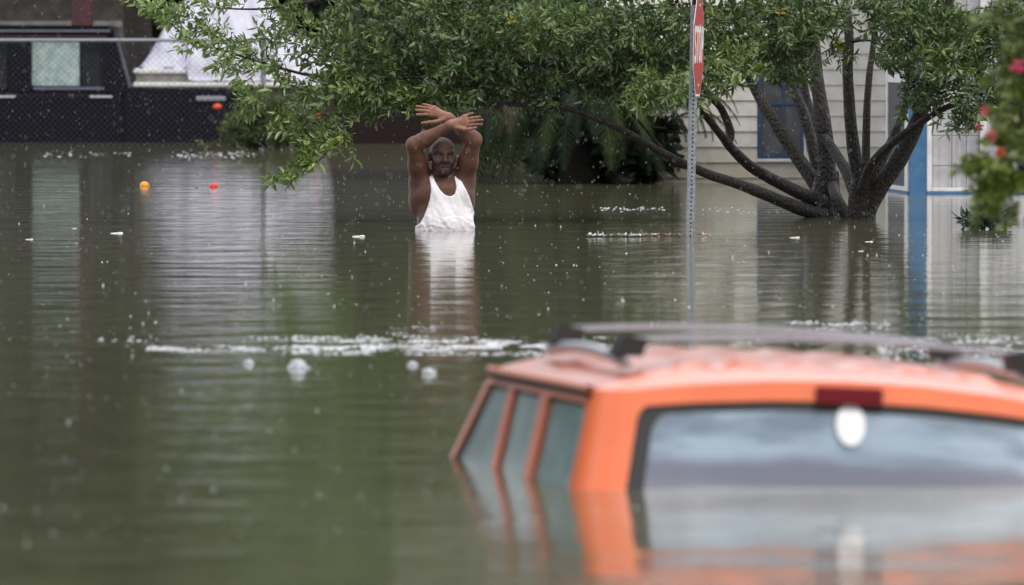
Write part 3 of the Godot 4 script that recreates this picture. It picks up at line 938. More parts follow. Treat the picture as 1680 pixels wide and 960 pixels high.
func build_tree() -> void:
	var base := Vector3(at(1380, 356, 68.6).x, 0, -68.6)
	var t := thing("spreading_tree", base, "wide multi trunked tree with wet dark bark overhanging the flood", "tree")
	# left stool and its limbs
	limb(t, "trunk", [[1352, 700, 68.8], [1352, 372, 68.8], [1352, 345, 68.8], [1356, 310, 68.8], [1357, 280, 68.8]], 0.165, 0.075, 14)
	limb(t, "trunk", [[1357, 300, 68.78], [1356, 250, 68.8], [1352, 208, 68.8], [1341, 137, 68.9], [1336, 83, 69.0], [1331, 0, 69.1], [1322, -140, 69.3], [1300, -330, 69.6]], 0.068, 0.03, 12)
	limb(t, "limb", [[1350, 352, 68.7], [1310, 341, 68.5], [1258, 320, 68.2], [1205, 300, 67.9], [1160, 285, 67.7], [1093, 254, 67.4], [1027, 217, 67.1], [939, 180, 66.9], [860, 172, 66.8], [747, 172, 66.7], [690, 176, 66.6]], 0.052, 0.008, 10)
	limb(t, "limb", [[1348, 330, 68.7], [1325, 322, 68.6], [1278, 300, 68.4], [1232, 273, 68.2], [1203, 246, 68.1], [1187, 227, 68.0], [1166, 200, 67.9], [1147, 176, 67.8], [1120, 140, 67.6], [1080, 110, 67.4], [1010, 90, 67.2]], 0.054, 0.010, 10)
	limb(t, "limb", [[1192, 236, 68.05], [1198, 217, 68.1], [1183, 178, 68.1], [1157, 150, 68.0], [1135, 105, 67.9], [1110, 40, 67.9], [1080, -60, 67.8]], 0.036, 0.010, 8)
	limb(t, "limb", [[1350, 325, 68.85], [1337, 300, 68.9], [1303, 250, 69.0], [1266, 192, 69.1], [1240, 148, 69.2], [1224, 110, 69.2], [1205, 20, 69.3], [1170, -90, 69.4]], 0.060, 0.022, 10)
	limb(t, "limb", [[1352, 320, 68.95], [1345, 290, 69.0], [1332, 233, 69.1], [1316, 179, 69.2], [1299, 135, 69.3], [1290, 60, 69.4], [1270, -60, 69.5]], 0.056, 0.022, 10)
	limb(t, "limb", [[1349, 300, 69.05], [1342, 240, 69.2], [1335, 190, 69.35], [1322, 150, 69.45], [1310, 40, 69.5]], 0.040, 0.02, 8)
	limb(t, "limb", [[1366, 305, 68.7], [1372, 322, 68.5], [1384, 345, 68.4], [1400, 372, 68.35]], 0.036, 0.042, 8)
	# right stool
	limb(t, "trunk", [[1411, 700, 68.0], [1411, 375, 68.0], [1411, 355, 68.0], [1412, 325, 68.0], [1414, 295, 68.0], [1414, 268, 68.0]], 0.118, 0.062, 14)
	limb(t, "limb", [[1410, 310, 68.0], [1407, 285, 68.0], [1396, 208, 68.0], [1391, 125, 68.1], [1393, 62, 68.2], [1387, 0, 68.3], [1380, -150, 68.5]], 0.052, 0.026, 10)
	limb(t, "limb", [[1420, 300, 68.1], [1421, 262, 68.2], [1422, 187, 68.3], [1426, 125, 68.4], [1432, 80, 68.5], [1445, -30, 68.6]], 0.034, 0.018, 8)
	limb(t, "limb", [[1414, 312, 67.92], [1428, 272, 67.8], [1466, 233, 67.6], [1512, 200, 67.4], [1553, 176, 67.2], [1600, 160, 67.1], [1650, 120, 67.0]], 0.036, 0.014, 8)
	limb(t, "limb", [[1422, 345, 68.0], [1437, 318, 68.0], [1474, 262, 68.0], [1503, 205, 68.0], [1524, 146, 68.0], [1540, 80, 68.1], [1560, -30, 68.2], [1600, -200, 68.4]], 0.070, 0.034, 12)
	limb(t, "limb", [[1430, 305, 68.15], [1448, 262, 68.25], [1470, 215, 68.3], [1486, 170, 68.35], [1492, 90, 68.4]], 0.042, 0.018, 8)
	limb(t, "limb", [[1405, 325, 68.15], [1391, 287, 68.3], [1370, 250, 68.5], [1352, 225, 68.6]], 0.044, 0.032, 8)
	# visible thin branches of the crown
	for q in [
		[[[600, 128, 66.7], [520, 124, 66.6], [480, 117, 66.55], [379, 87, 66.5], [315, 65, 66.45], [277, 36, 66.4]], 0.014, 0.004],
		[[[690, 176, 66.6], [640, 190, 66.6], [567, 220, 66.5], [523, 263, 66.4], [470, 290, 66.35]], 0.010, 0.003],
		[[[1010, 90, 67.2], [940, 110, 67.0], [880, 103, 66.9], [807, 100, 66.8], [740, 67, 66.7], [680, 30, 66.6]], 0.015, 0.006],
		[[[940, 180, 66.9], [880, 160, 66.8], [827, 143, 66.7], [760, 128, 66.6], [600, 128, 66.7]], 0.016, 0.010],
		[[[1093, 254, 67.4], [1040, 190, 67.3], [990, 150, 67.2], [930, 120, 67.1]], 0.014, 0.005],
		[[[1391, 70, 68.2], [1420, 66, 68.1], [1440, 72, 68.0], [1470, 90, 67.9]], 0.011, 0.004],
		[[[1391, 75, 68.15], [1368, 78, 68.1], [1348, 88, 68.0]], 0.010, 0.004],
		[[[1540, 80, 68.1], [1580, 35, 67.9], [1640, 20, 67.7], [1690, 5, 67.5]], 0.018, 0.008],
		[[[1392, 40, 68.3], [1375, 10, 68.2], [1362, -40, 68.1]], 0.012, 0.006],
		[[[1482, 33, 68.3], [1530, 32, 68.0], [1580, 30, 67.8]], 0.012, 0.006],
		[[[1080, -60, 67.8], [960, -60, 67.6], [820, -40, 67.3], [640, -20, 67.0], [470, 10, 66.8], [400, 15, 66.7], [330, 10, 66.6]], 0.022, 0.004],
		[[[1391, 90, 68.1], [1404, 98, 68.0], [1384, 100, 67.9]], 0.006, 0.002]]:
		limb(t, "branch", q[0], q[1], q[2], 7)
	var where := []
	var tints := []
	var centre := at(1150, 330, 69.0)
	var lots := [
		[300, 22, 48, 20, 66.4, 0.22, 13, 1.0], [350, 58, 50, 26, 66.45, 0.25, 20, 0.95], [405, 92, 52, 26, 66.5, 0.3, 17, 0.95],
		[250, 8, 30, 14, 66.4, 0.2, 6, 1.0], [350, 4, 85, 16, 66.6, 0.3, 14, 0.9], [460, 112, 50, 32, 66.6, 0.3, 15, 0.9], [418, 158, 22, 26, 66.5, 0.2, 14, 0.95],
		[505, 40, 85, 55, 66.8, 0.5, 50, 0.76], [560, 145, 85, 50, 66.7, 0.4, 72, 0.8], [490, 205, 35, 24, 66.5, 0.2, 20, 0.85],
		[478, 286, 22, 9, 66.35, 0.12, 9, 1.0], [512, 262, 22, 16, 66.4, 0.15, 14, 0.95], [552, 224, 34, 20, 66.5, 0.2, 34, 0.85],
		[620, 70, 110, 80, 67.0, 0.6, 360, 0.5], [640, 160, 72, 32, 66.8, 0.4, 105, 0.68],
		[750, 60, 120, 75, 67.0, 0.7, 400, 0.45], [738, 140, 92, 36, 66.9, 0.4, 170, 0.5], [700, 178, 40, 22, 66.8, 0.2, 36, 0.6],
		[870, 70, 120, 75, 67.2, 0.8, 420, 0.42], [850, 140, 90, 34, 67.1, 0.5, 150, 0.32],
		[1000, 70, 120, 72, 67.3, 0.8, 420, 0.42], [1000, 140, 80, 30, 67.2, 0.4, 110, 0.36], [905, 40, 70, 30, 66.5, 0.3, 90, 0.72],
		[1088, 148, 62, 30, 66.4, 0.3, 105, 0.72], [1120, 60, 110, 60, 67.2, 0.7, 330, 0.45], [1195, 105, 55, 36, 66.7, 0.35, 130, 0.7],
		[1245, 45, 100, 50, 67.4, 0.6, 280, 0.42], [1290, 105, 52, 38, 67.6, 0.35, 120, 0.45], [1310, 25, 60, 35, 67.8, 0.5, 140, 0.4],
		[1362, 86, 26, 18, 67.7, 0.2, 14, 0.4], [1425, 16, 55, 22, 67.7, 0.4, 60, 0.45],
		[1500, 36, 80, 42, 67.6, 0.6, 230, 0.45], [1462, 92, 32, 26, 67.4, 0.3, 46, 0.55], [1500, 150, 34, 42, 67.3, 0.3, 84, 0.38],
		[1560, 70, 70, 50, 67.4, 0.5, 200, 0.5], [1600, 150, 62, 40, 67.1, 0.4, 130, 0.38], [1640, 55, 60, 60, 67.4, 0.5, 200, 0.42],
		[1568, 196, 26, 22, 67.0, 0.2, 24, 0.32], [1655, 150, 50, 70, 67.2, 0.4, 110, 0.4], [1540, 100, 55, 24, 67.0, 0.2, 60, 0.65]]
	for q in lots:
		if q[0] > 560: q[6] *= 0.62
		cluster(q, base, where, tints, centre)
	# the rest of the crown above
	for q in [[560, -165, 240, 110, 67.2, 1.2, 220, 0.6], [800, -160, 320, 190, 67.6, 2.0, 420, 0.5], [1150, -200, 360, 240, 68.4, 2.4, 560, 0.5], [1480, -160, 300, 190, 68.2, 2.0, 380, 0.5], [1750, -60, 160, 160, 68.0, 1.6, 300, 0.5], [1000, -480, 420, 140, 68.6, 1.8, 300, 0.6]]:
		cluster(q, base, where, tints, centre)
	crown_of(t, "crown", where, tints, M.leaf, sprigs)
	# leaves of the nearest tips, one by one
	var shapes := []
	for i in 3:
		var mb := MB.new()
		leaf(mb, Vector3.ZERO, Vector3.RIGHT, Vector3.UP, 0.082 - 0.008 * i, 0.0135, 0.1 + 0.1 * i)
		shapes.append(mb.done())
	var hues := []
	for c in [Color(0.17, 0.25, 0.06), Color(0.13, 0.21, 0.055), Color(0.095, 0.165, 0.05), Color(0.21, 0.28, 0.08)]:
		var m: StandardMaterial3D = M.leaf.duplicate()
		m.vertex_color_use_as_albedo = false
		m.albedo_color = lin(c.r, c.g, c.b)
		hues.append(m)
	var n := 0
	for q in [[255, 12], [275, 34], [290, 20], [305, 48], [318, 66], [340, 74], [362, 82], [385, 92], [408, 100], [432, 108], [300, 80], [350, 110], [395, 135], [420, 165], [445, 150], [470, 292], [485, 284], [505, 270], [520, 262], [540, 244], [560, 228], [1060, 150], [1088, 138], [1110, 160], [1180, 100], [1210, 120]]:
		var tip := at(q[0], q[1], 66.2) - base
		var out := Vector3(-0.8 if q[0] < 900 else rng.randf_range(-0.6, 0.6), -0.25, 0.3)
		for k in 11:
			var dir := (out + Vector3(rng.randfn(0, 0.6), rng.randfn(0.05, 0.5), rng.randfn(0.1, 0.5))).normalized()
			var o := part(t, "leaf", shapes[n % 3], hues[rng.randi() % 4])
			o.transform = aim(dir, rng.randf_range(-0.9, 0.9), rng.randf_range(0.75, 1.1), tip + Vector3(rng.randfn(0, 0.018), rng.randfn(0, 0.012), rng.randfn(0, 0.02)))
			n += 1

# ------------------------------------------------------------------ sago palm
func build_palm() -> void:
	var base := Vector3(at(950, 300, 84).x, 0, -84)
	var t := thing("sago_palm", base, "drooping dark sago palm standing in water behind the man", "palm")
	var tr := MB.new()
	var fn := FastNoiseLite.new()
	fn.frequency = 0.08
	tr.tube([Vector3(0, -1.15, 0), Vector3(0, -0.2, 0), Vector3(0, 0.2, 0), Vector3(0, 0.42, 0), Vector3(0, 0.6, 0)], [0.2, 0.2, 0.17, 0.13, 0.07], 16, 0.3, fn)
	part(t, "trunk", tr.done(), grained(lin(0.012, 0.010, 0.010), lin(0.035, 0.028, 0.024), 0.05, Vector3(4, 8, 4), 0.9, 83, 2.0))
	var greens := []
	for c in [Color(0.013, 0.024, 0.012), Color(0.020, 0.034, 0.014), Color(0.040, 0.060, 0.020), Color(0.075, 0.06, 0.035)]:
		var m := mat(lin(c.r, c.g, c.b), 0.5, 0.25)
		greens.append(m)
	var frond := func(seed_: int, length: float, lift: float, droop: float, twist: float) -> ArrayMesh:
		var r := RandomNumberGenerator.new()
		r.seed = seed_
		var mb := MB.new()
		var pts := []
		var n := 16
		var p := Vector3(0.06, 0.56, 0)
		var el := lift
		for i in n + 1:
			pts.append(p)
			p += Vector3(cos(el), sin(el), twist * 0.2 * float(i) / n) * (length / n)
			el = maxf(el - droop / n * (0.4 + 1.2 * float(i) / n), -1.45)
		var rad := []
		for i in n + 1: rad.append(lerpf(0.010, 0.003, float(i) / n))
		mb.tube(pts, rad, 5, 0.0, null, false)
		var cnt := int(length * 50)
		for k in cnt:
			var u := 0.10 + 0.9 * float(k) / cnt
			var fi := u * n
			var i := mini(int(fi), n - 1)
			var q: Vector3 = (pts[i] as Vector3).lerp(pts[i + 1], fi - i)
			var d: Vector3 = (pts[i + 1] - pts[i]).normalized()
			var s := d.cross(Vector3.UP).normalized() if absf(d.y) < 0.97 else Vector3(0, 0, 1)
			var l := 0.155 * sin(PI * clampf(u * 0.86 + 0.12, 0, 1)) + 0.02
			for side in [-1.0, 1.0]:
				var out: Vector3 = (s * side + d * 0.65 + Vector3(0, -0.28, 0) + Vector3(r.randfn(0, 0.06), r.randfn(0, 0.06), r.randfn(0, 0.06))).normalized()
				var e := q + out * l + Vector3(0, -0.25 * l, 0)
				var m := q + out * l * 0.5 + Vector3(0, -0.03 * l, 0)
				var wv: Vector3 = d * 0.0036
				mb.quad(q - wv, q + wv, m + wv, m - wv)
				mb.tri(m - wv, m + wv, e)
		return mb.done()
	var kinds := []
	for i in 4: kinds.append(frond.call(300 + i, 1.15 + 0.1 * i, 0.7, 2.6, 0.5 - 0.3 * i))
	for i in 3: kinds.append(frond.call(310 + i, 1.35 + 0.12 * i, 0.8, 2.35, -0.3 + 0.3 * i))
	for i in 3: kinds.append(frond.call(320 + i, 0.95 + 0.1 * i, 0.15, 2.1, 0.2 - 0.2 * i))
	for i in 56:
		var o := part(t, "frond", kinds[i % 10], greens[[0, 1, 0, 2, 1, 0, 3][i % 7]])
		o.rotation.y = i * 2.399 + rng.randf_range(-0.15, 0.15)
		o.scale = Vector3.ONE * rng.randf_range(0.85, 1.1)
	# long fronds arching out to both sides and down before the trunk
	for q in [[0.0, 1.45, 0.62, 2.0], [0.12, 1.3, 0.75, 2.4], [-0.15, 1.4, 0.4, 1.7], [-0.35, 1.25, 0.55, 2.1], [0.3, 1.35, 0.5, 1.9], [3.0, 1.3, 0.6, 2.1], [3.3, 1.4, 0.45, 2.0], [3.5, 1.2, 0.6, 2.4], [-0.9, 1.15, 0.5, 2.5], [-1.15, 1.1, 0.45, 2.6], [-1.9, 1.1, 0.45, 2.6], [-2.2, 1.2, 0.5, 2.5], [-0.6, 1.25, 0.6, 2.4], [3.9, 1.2, 0.5, 2.3], [-1.3, 1.2, 0.3, 2.2], [-1.7, 1.15, 0.3, 2.3]]:
		var o := part(t, "frond", frond.call(int(q[0] * 100) + 900, q[1], q[2], q[3], 0.1), greens[2 if rng.randf() < 0.4 else 1])
		o.rotation.y = q[0]
	# fallen fronds hanging straight down at the left
	for q in [[822, 175, 84.1, 0.62], [845, 170, 83.9, 0.55], [868, 168, 83.8, 0.6], [800, 190, 84.2, 0.5]]:
		var mb := MB.new()
		var top := at(q[0], q[1], q[2]) - base
		for k in 26:
			var a := top + Vector3(rng.randfn(0, 0.05), -rng.randf() * 0.12, rng.randfn(0, 0.05))
			var b: Vector3 = a + Vector3(-0.12 - rng.randf() * 0.1, -q[3] * rng.randf_range(0.6, 1.0), 0)
			var m := (a + b) / 2 + Vector3(0.05, 0.02, 0)
			mb.tube(spline([a, m, b], 4), [0.002, 0.002, 0.002, 0.002, 0.002, 0.0018, 0.0015, 0.001, 0.0006], 3, 0.0, null, false)
			for l in 9:
				var c := a.lerp(b, (l + 1) / 10.0)
				mb.quad(c + Vector3(-0.004, 0.012, 0), c + Vector3(0.004, 0.012, 0), c + Vector3(0.012, -0.018, 0.004), c + Vector3(-0.006, -0.02, 0.004))
		part(t, "hanging_frond", mb.done(), greens[2])

# ------------------------------------------------------------------ flowering tree close by at the right edge, shrub tip
func build_myrtle() -> void:
	var d := 35.0
	var base := Vector3(2.318, 0, -d)
	var t := thing("crepe_myrtle", base, "pink flowering tree with yellow green leaves at right edge", "tree")
	limb(t, "trunk", [[1966, 1400, d], [1966, 640, d], [1955, 300, d], [1930, 0, d], [1900, -300, d]], 0.06, 0.03, 10)
	limb(t, "limb", [[1945, 200, d], [1880, 40, d], [1800, -30, d], [1720, 40, d], [1680, 160, d], [1655, 260, d], [1640, 320, d]], 0.022, 0.003, 7)
	limb(t, "limb", [[1940, 120, d], [1850, 60, d], [1760, 110, d], [1700, 200, d], [1650, 262, d], [1605, 275, d]], 0.018, 0.003, 7)
	limb(t, "limb", [[1930, 0, d], [1820, -80, d], [1720, -40, d], [1670, 60, d], [1650, 130, d]], 0.018, 0.003, 7)
	var small := []
	for i in 4: small.append(sprig(400 + i, 12, 0.040, 0.0095, 0.075))
	var where := []
	var tints := []
	for q in [[1662, 290, 34, 34, 34, 1.35], [1628, 268, 34, 12, 14, 1.35], [1648, 322, 32, 13, 18, 1.3], [1668, 215, 22, 36, 16, 1.1], [1674, 145, 20, 46, 12, 1.0], [1682, 70, 18, 40, 6, 0.9], [1720, 180, 60, 160, 120, 0.8], [1800, 40, 110, 140, 170, 0.8], [1850, -150, 160, 160, 220, 0.8]]:
		var c := at(q[0], q[1], d)
		for i in q[4]:
			var v := Vector3(rng.randfn(0, 0.5), rng.randfn(0, 0.5), rng.randfn(0, 0.5))
			var p := c + Vector3(v.x * q[2] * d / F, v.y * q[3] * d / F, v.z * 0.12)
			where.append(aim(Vector3(-0.6 + rng.randfn(0, 0.5), -0.4 + rng.randfn(0, 0.4), rng.randfn(0, 0.5)), rng.randf() * TAU, rng.randf_range(0.8, 1.2), p - base))
			var k: float = q[5] * rng.randf_range(0.75, 1.2)
			tints.append(Color(0.15 * k, 0.20 * k, 0.035 * k))
	crown_of(t, "crown", where, tints, M.leaf, small)
	for q in [[1668, 110, 12, Color(0.70, 0.06, 0.16)], [1614, 183, 7, Color(0.62, 0.10, 0.16)], [1626, 222, 8, Color(0.62, 0.08, 0.14)], [1641, 250, 6, Color(0.65, 0.10, 0.03)], [1606, 210, 4, Color(0.55, 0.10, 0.14)]]:
		var mb := MB.new()
		var c := at(q[0], q[1], d - 0.15) - base
		for i in 46:
			var v := Vector3(rng.randfn(0, 0.45), rng.randfn(0, 0.45), rng.randfn(0, 0.45))
			var p: Vector3 = c + v * float(q[2]) * d / F
			var k := rng.randf_range(0.75, 1.2)
			mb.tint = Color(q[3].r * k, q[3].g * k, q[3].b * k)
			leaf(mb, p, Vector3(rng.randfn(), rng.randfn(), rng.randfn()).normalized(), Vector3(0.1, 1, 0.2), 0.012, 0.005)
		part(t, "flower_cluster", mb.done(), M.dull_leaf)
	# a drowned shrub's tip
	var sb := thing("drowned_shrub", Vector3(at(1615, 376, 64.5).x, 0, -64.5), "small dark shrub tip poking out of the water below pink flowers", "shrub")
	where = []
	tints = []
	for i in 34:
		var a := rng.randf() * TAU
		var dir := Vector3(cos(a), rng.randf_range(0.05, 0.6), sin(a))
		where.append(aim(dir, rng.randf() * TAU, rng.randf_range(0.8, 1.05), Vector3(cos(a) * 0.03, 0.01 + rng.randf() * 0.045, sin(a) * 0.03)))
		var k := rng.randf_range(0.7, 1.2)
		tints.append(Color(0.024 * k, 0.055 * k, 0.030 * k))
	crown_of(sb, "foliage", where, tints, M.leaf, sprigs)
	var st := MB.new()
	st.tube([Vector3(0.05, -1.15, 0), Vector3(0, 0.05, 0)], [0.015, 0.006], 6)
	part(sb, "stem", st.done(), M.bark)

# ------------------------------------------------------------------ stop sign
func build_sign() -> void:
	var d := 62.2
	var t := thing("stop_sign", Vector3(at(1132.3, 388, d).x, 0, -d), "red stop sign turned edge on, on a perforated steel post", "sign")
	t.rotation.z = -0.0205
	t.rotation.y = 0.10
	var w := 0.0225
	var mb := MB.new()
	var pitch := 0.0254
	var hole := 0.0058
	for side in 4:
		var b := Basis(Vector3.UP, side * PI / 2)
		mb.tint = Color(1, 1, 1)
		for k in 100:
			var y0 := -1.15 + k * pitch
			var c := Vector3(0, y0 + pitch / 2, w)
			if y0 > 1.45: break
			var oct := []
			var sq := []
			for i in 8:
				var a := (i + 0.5) * PI / 4
				oct.append(c + Vector3(cos(a), sin(a), 0) * hole)
				var ca := cos(a); var sa := sin(a)
				var m := maxf(absf(ca), absf(sa))
				sq.append(c + Vector3(ca / m * w, sa / m * pitch / 2, 0))
			# the octagon's outer partners, with the corners of the cell added
			for i in 8:
				var j := (i + 1) % 8
				mb.quad(b * oct[i], b * sq[i], b * sq[j], b * oct[j])
				mb.quad(b * (oct[i] + Vector3(0, 0, -0.003)), b * oct[i], b * oct[j], b * (oct[j] + Vector3(0, 0, -0.003)))
			for s in [[0, Vector3(w, pitch / 2, 0)], [2, Vector3(-w, pitch / 2, 0)], [4, Vector3(-w, -pitch / 2, 0)], [6, Vector3(w, -pitch / 2, 0)]]:
				mb.tri(b * sq[s[0]], b * (c + s[1]), b * sq[(s[0] + 1) % 8])
	part(t, "post", mb.done(), M.galv)
	var inner := MB.new()
	inner.box(Vector3(-w + 0.006, -1.15, -w + 0.006), Vector3(w - 0.006, 1.44, w - 0.006))
	part(t, "post_shade", inner.done(), mat(lin(0.01, 0.01, 0.012), 0.9))  # near black box, painted shade inside the hollow post
	# the plate faces right, away from the post
	var plate := Node3D.new()
	plate.name = "plate"
	plate.position = Vector3(w + 0.003, 1.148, 0)
	plate.rotation.y = PI / 2 - 0.118 - 0.10
	t.add_child(plate)
	var octo := func(r: float) -> PackedVector2Array:
		var p := PackedVector2Array()
		for i in 8: p.append(Vector2(cos((i + 0.5) * PI / 4), sin((i + 0.5) * PI / 4)) * r)
		return p
	var R := 0.305 / cos(PI / 8)
	var border := MB.new()
	border.prism(octo.call(R), 0.0, 0.0022)
	part(plate, "border", border.done(), mat(lin(0.75, 0.75, 0.76), 0.4))
	var red := MB.new()
	red.prism(octo.call(R * 0.955), 0.0022, 0.0036)
	part(plate, "face", red.done(), grained(lin(0.33, 0.026, 0.016), lin(0.41, 0.036, 0.024), 0.02, Vector3(3, 3, 3), 0.7, 91))
	var tm := TextMesh.new()
	tm.text = "STOP"
	var fo := SystemFont.new()
	fo.font_names = PackedStringArray(["Droid Sans"])
	fo.font_weight = 700
	tm.font = fo
	tm.font_size = 64
	tm.pixel_size = 0.0048
	tm.depth = 0.0016
	var tx := part(plate, "lettering", tm, mat(lin(0.75, 0.75, 0.76), 0.4))
	tx.position = Vector3(0, 0, 0.0045)
	tx.scale = Vector3(0.72, 1.0, 1.0)
	for y in [-0.24, 0.24]:
		var bo := MB.new()
		bo.ball(Vector3(0, y, 0.004), Vector3(0.011, 0.011, 0.006), 10, 5)
		part(plate, "bolt", bo.done(), mat(lin(0.5, 0.5, 0.52), 0.4))
	# rust coloured debris caught where the post meets the water
	for q in [[1105, 388, 60, "thin line of reddish brown leaf litter floating round the stop sign post"], [1010, 389, 44, "thin pale streak of floating debris left of the stop sign post"]]:
		var dd: float = 20910.0 / (q[1] - 52.0)
		var db := thing("floating_debris", Vector3(at(q[0], q[1], dd).x, 0.003, -dd), q[3], "debris")
		var f := MB.new()
		for i in 70:
			var p := Vector3(rng.randf_range(-1, 1) * q[2] * dd / F, 0.004 + rng.randf() * 0.005, rng.randfn(0, 0.06))
			var k := rng.randf_range(0.6, 1.2)
			f.tint = Color(0.42 * k, 0.27 * k, 0.2 * k) if q[2] > 50 else Color(0.5 * k, 0.5 * k, 0.5 * k)
			leaf(f, p, Vector3(rng.randfn(), rng.randf() * 0.25, rng.randfn()).normalized(), Vector3.UP, 0.03, 0.007, -0.2)
		var fm := mat(Color.WHITE, 0.5)
		fm.vertex_color_use_as_albedo = true
		part(db, "litter", f.done(), fm).set_meta("kind", "stuff")
# ------------------------------------------------------------------ bodies: smooth union of tapered capsules and ellipsoids, meshed as surface nets
class Field:
	var kind := PackedInt32Array()        # 0 capsule, 1 ellipsoid, negative k cuts
	var a := PackedVector3Array()
	var b := PackedVector3Array()
	var ra := PackedFloat32Array()
	var rb := PackedFloat32Array()
	var k := PackedFloat32Array()
	var cut := PackedInt32Array()
	var inv: Array[Basis] = []
	var frame := Transform3D()
	func cap(p: Vector3, q: Vector3, r0: float, r1: float, kk := 0.02, c := 0) -> void:
		kind.append(0); a.append(frame * p); b.append(frame * q); ra.append(r0); rb.append(r1); k.append(kk); cut.append(c); inv.append(Basis())
	func ell(p: Vector3, r: Vector3, kk := 0.02, c := 0, turn := Basis()) -> void:
		kind.append(1); a.append(frame * p); b.append(r); ra.append(maxf(r.x, maxf(r.y, r.z))); rb.append(0); k.append(kk); cut.append(c); inv.append((frame.basis * turn).inverse())
	func dist(p: Vector3) -> float:
		var d := 1e3
		for i in kind.size():
			var e: float
			var kk := k[i]
			if kind[i] == 0:
				var pa := p - a[i]
				var ba := b[i] - a[i]
				var t := clampf(pa.dot(ba) / maxf(ba.length_squared(), 1e-9), 0.0, 1.0)
				e = (pa - ba * t).length() - (ra[i] + (rb[i] - ra[i]) * t)
			else:
				var q := p - a[i]
				var far := q.length() - ra[i]
				if cut[i] == 0 and far > d + kk + 0.02: continue
				if cut[i] == 1 and far > kk + 0.02: continue
				q = inv[i] * q
				var r := b[i]
				var k0 := (q / r).length()
				var k1 := (q / (r * r)).length()
				e = k0 * (k0 - 1.0) / maxf(k1, 1e-6)
			if cut[i] == 0:
				var h := maxf(kk - absf(d - e), 0.0) / kk
				d = minf(d, e) - h * h * kk * 0.25
			else:
				var h := maxf(kk - absf(d + e), 0.0) / kk
				d = maxf(d, -e) + h * h * kk * 0.25
		return d

func nets(mb: MB, f: Callable, lo: Vector3, hi: Vector3, cell: float, paint: Callable) -> void:
	var nx := int((hi.x - lo.x) / cell) + 2
	var ny := int((hi.y - lo.y) / cell) + 2
	var nz := int((hi.z - lo.z) / cell) + 2
	var val := PackedFloat32Array()
	val.resize(nx * ny * nz)
	val.fill(1.0)
	const B := 4
	var blocks := []
	var reach := cell * (B + 1) * 0.9 + 0.006
	for bz in range(0, nz, B):
		for by in range(0, ny, B):
			for bx in range(0, nx, B):
				var c := lo + Vector3(bx + B * 0.5, by + B * 0.5, bz + B * 0.5) * cell
				var d: float = f.call(c)
				var near := absf(d) < reach
				if near: blocks.append(Vector3i(bx, by, bz))
				for z in range(bz, mini(bz + B, nz)):
					for y in range(by, mini(by + B, ny)):
						for x in range(bx, mini(bx + B, nx)):
							val[(z * ny + y) * nx + x] = f.call(lo + Vector3(x, y, z) * cell) if near else d
	var id := {}
	var first := mb.v.size()
	var sx := 1; var sy := nx; var sz := nx * ny
	var offs := [0, sx, sy, sx + sy, sz, sx + sz, sy + sz, sx + sy + sz]
	var edges := [[0, 1], [2, 3], [4, 5], [6, 7], [0, 2], [1, 3], [4, 6], [5, 7], [0, 4], [1, 5], [2, 6], [3, 7]]
	var cells := []
	for bl in blocks:
		for z in range(bl.z - 1, bl.z + B):
			for y in range(bl.y - 1, bl.y + B):
				for x in range(bl.x - 1, bl.x + B):
					if x < 0 or y < 0 or z < 0 or x >= nx - 1 or y >= ny - 1 or z >= nz - 1: continue
					var o := (z * ny + y) * nx + x
					if id.has(o): continue
					var m := 0
					for i in 8:
						if val[o + offs[i]] < 0.0: m |= 1 << i
					if m == 0 or m == 255: continue
					var s := Vector3()
					var n := 0
					for e in edges:
						var i: int = e[0]; var j: int = e[1]
						if ((m >> i) & 1) != ((m >> j) & 1):
							var v0 := val[o + offs[i]]; var v1 := val[o + offs[j]]
							var t := v0 / (v0 - v1)
							var p0 := Vector3(i & 1, (i >> 1) & 1, i >> 2)
							var p1 := Vector3(j & 1, (j >> 1) & 1, j >> 2)
							s += p0.lerp(p1, t); n += 1
					id[o] = mb.vert(lo + (Vector3(x, y, z) + s / n) * cell, Vector3.ZERO)
					cells.append([o, m])
	var acc := PackedVector3Array()
	acc.resize(mb.v.size() - first)
	for c in cells:
		var o: int = c[0]; var m: int = c[1]
		var in0 := m & 1
		for ax in 3:
			var nb: int = [2, 4, 16][ax]
			var in1 := 1 if m & nb else 0
			if in0 == in1: continue
			var u: int = [sy, sz, sx][ax]; var w: int = [sz, sx, sy][ax]
			if not (id.has(o - u) and id.has(o - w) and id.has(o - u - w)): continue
			var q := [id[o], id[o - u], id[o - u - w], id[o - w]]
			if in0 == 0: q = [q[0], q[3], q[2], q[1]]
			# q runs counterclockwise seen from outside when in0 is inside
			var nn: Vector3 = (mb.v[q[2]] - mb.v[q[0]]).cross(mb.v[q[3]] - mb.v[q[1]])
			for i in 4: acc[q[i] - first] += nn
			mb.ix.append_array([q[0], q[2], q[1], q[0], q[3], q[2]])
	for i in acc.size():
		var nn := acc[i].normalized() if acc[i].length() > 1e-12 else Vector3.UP
		mb.n[first + i] = nn
		mb.c[first + i] = paint.call(mb.v[first + i], nn)

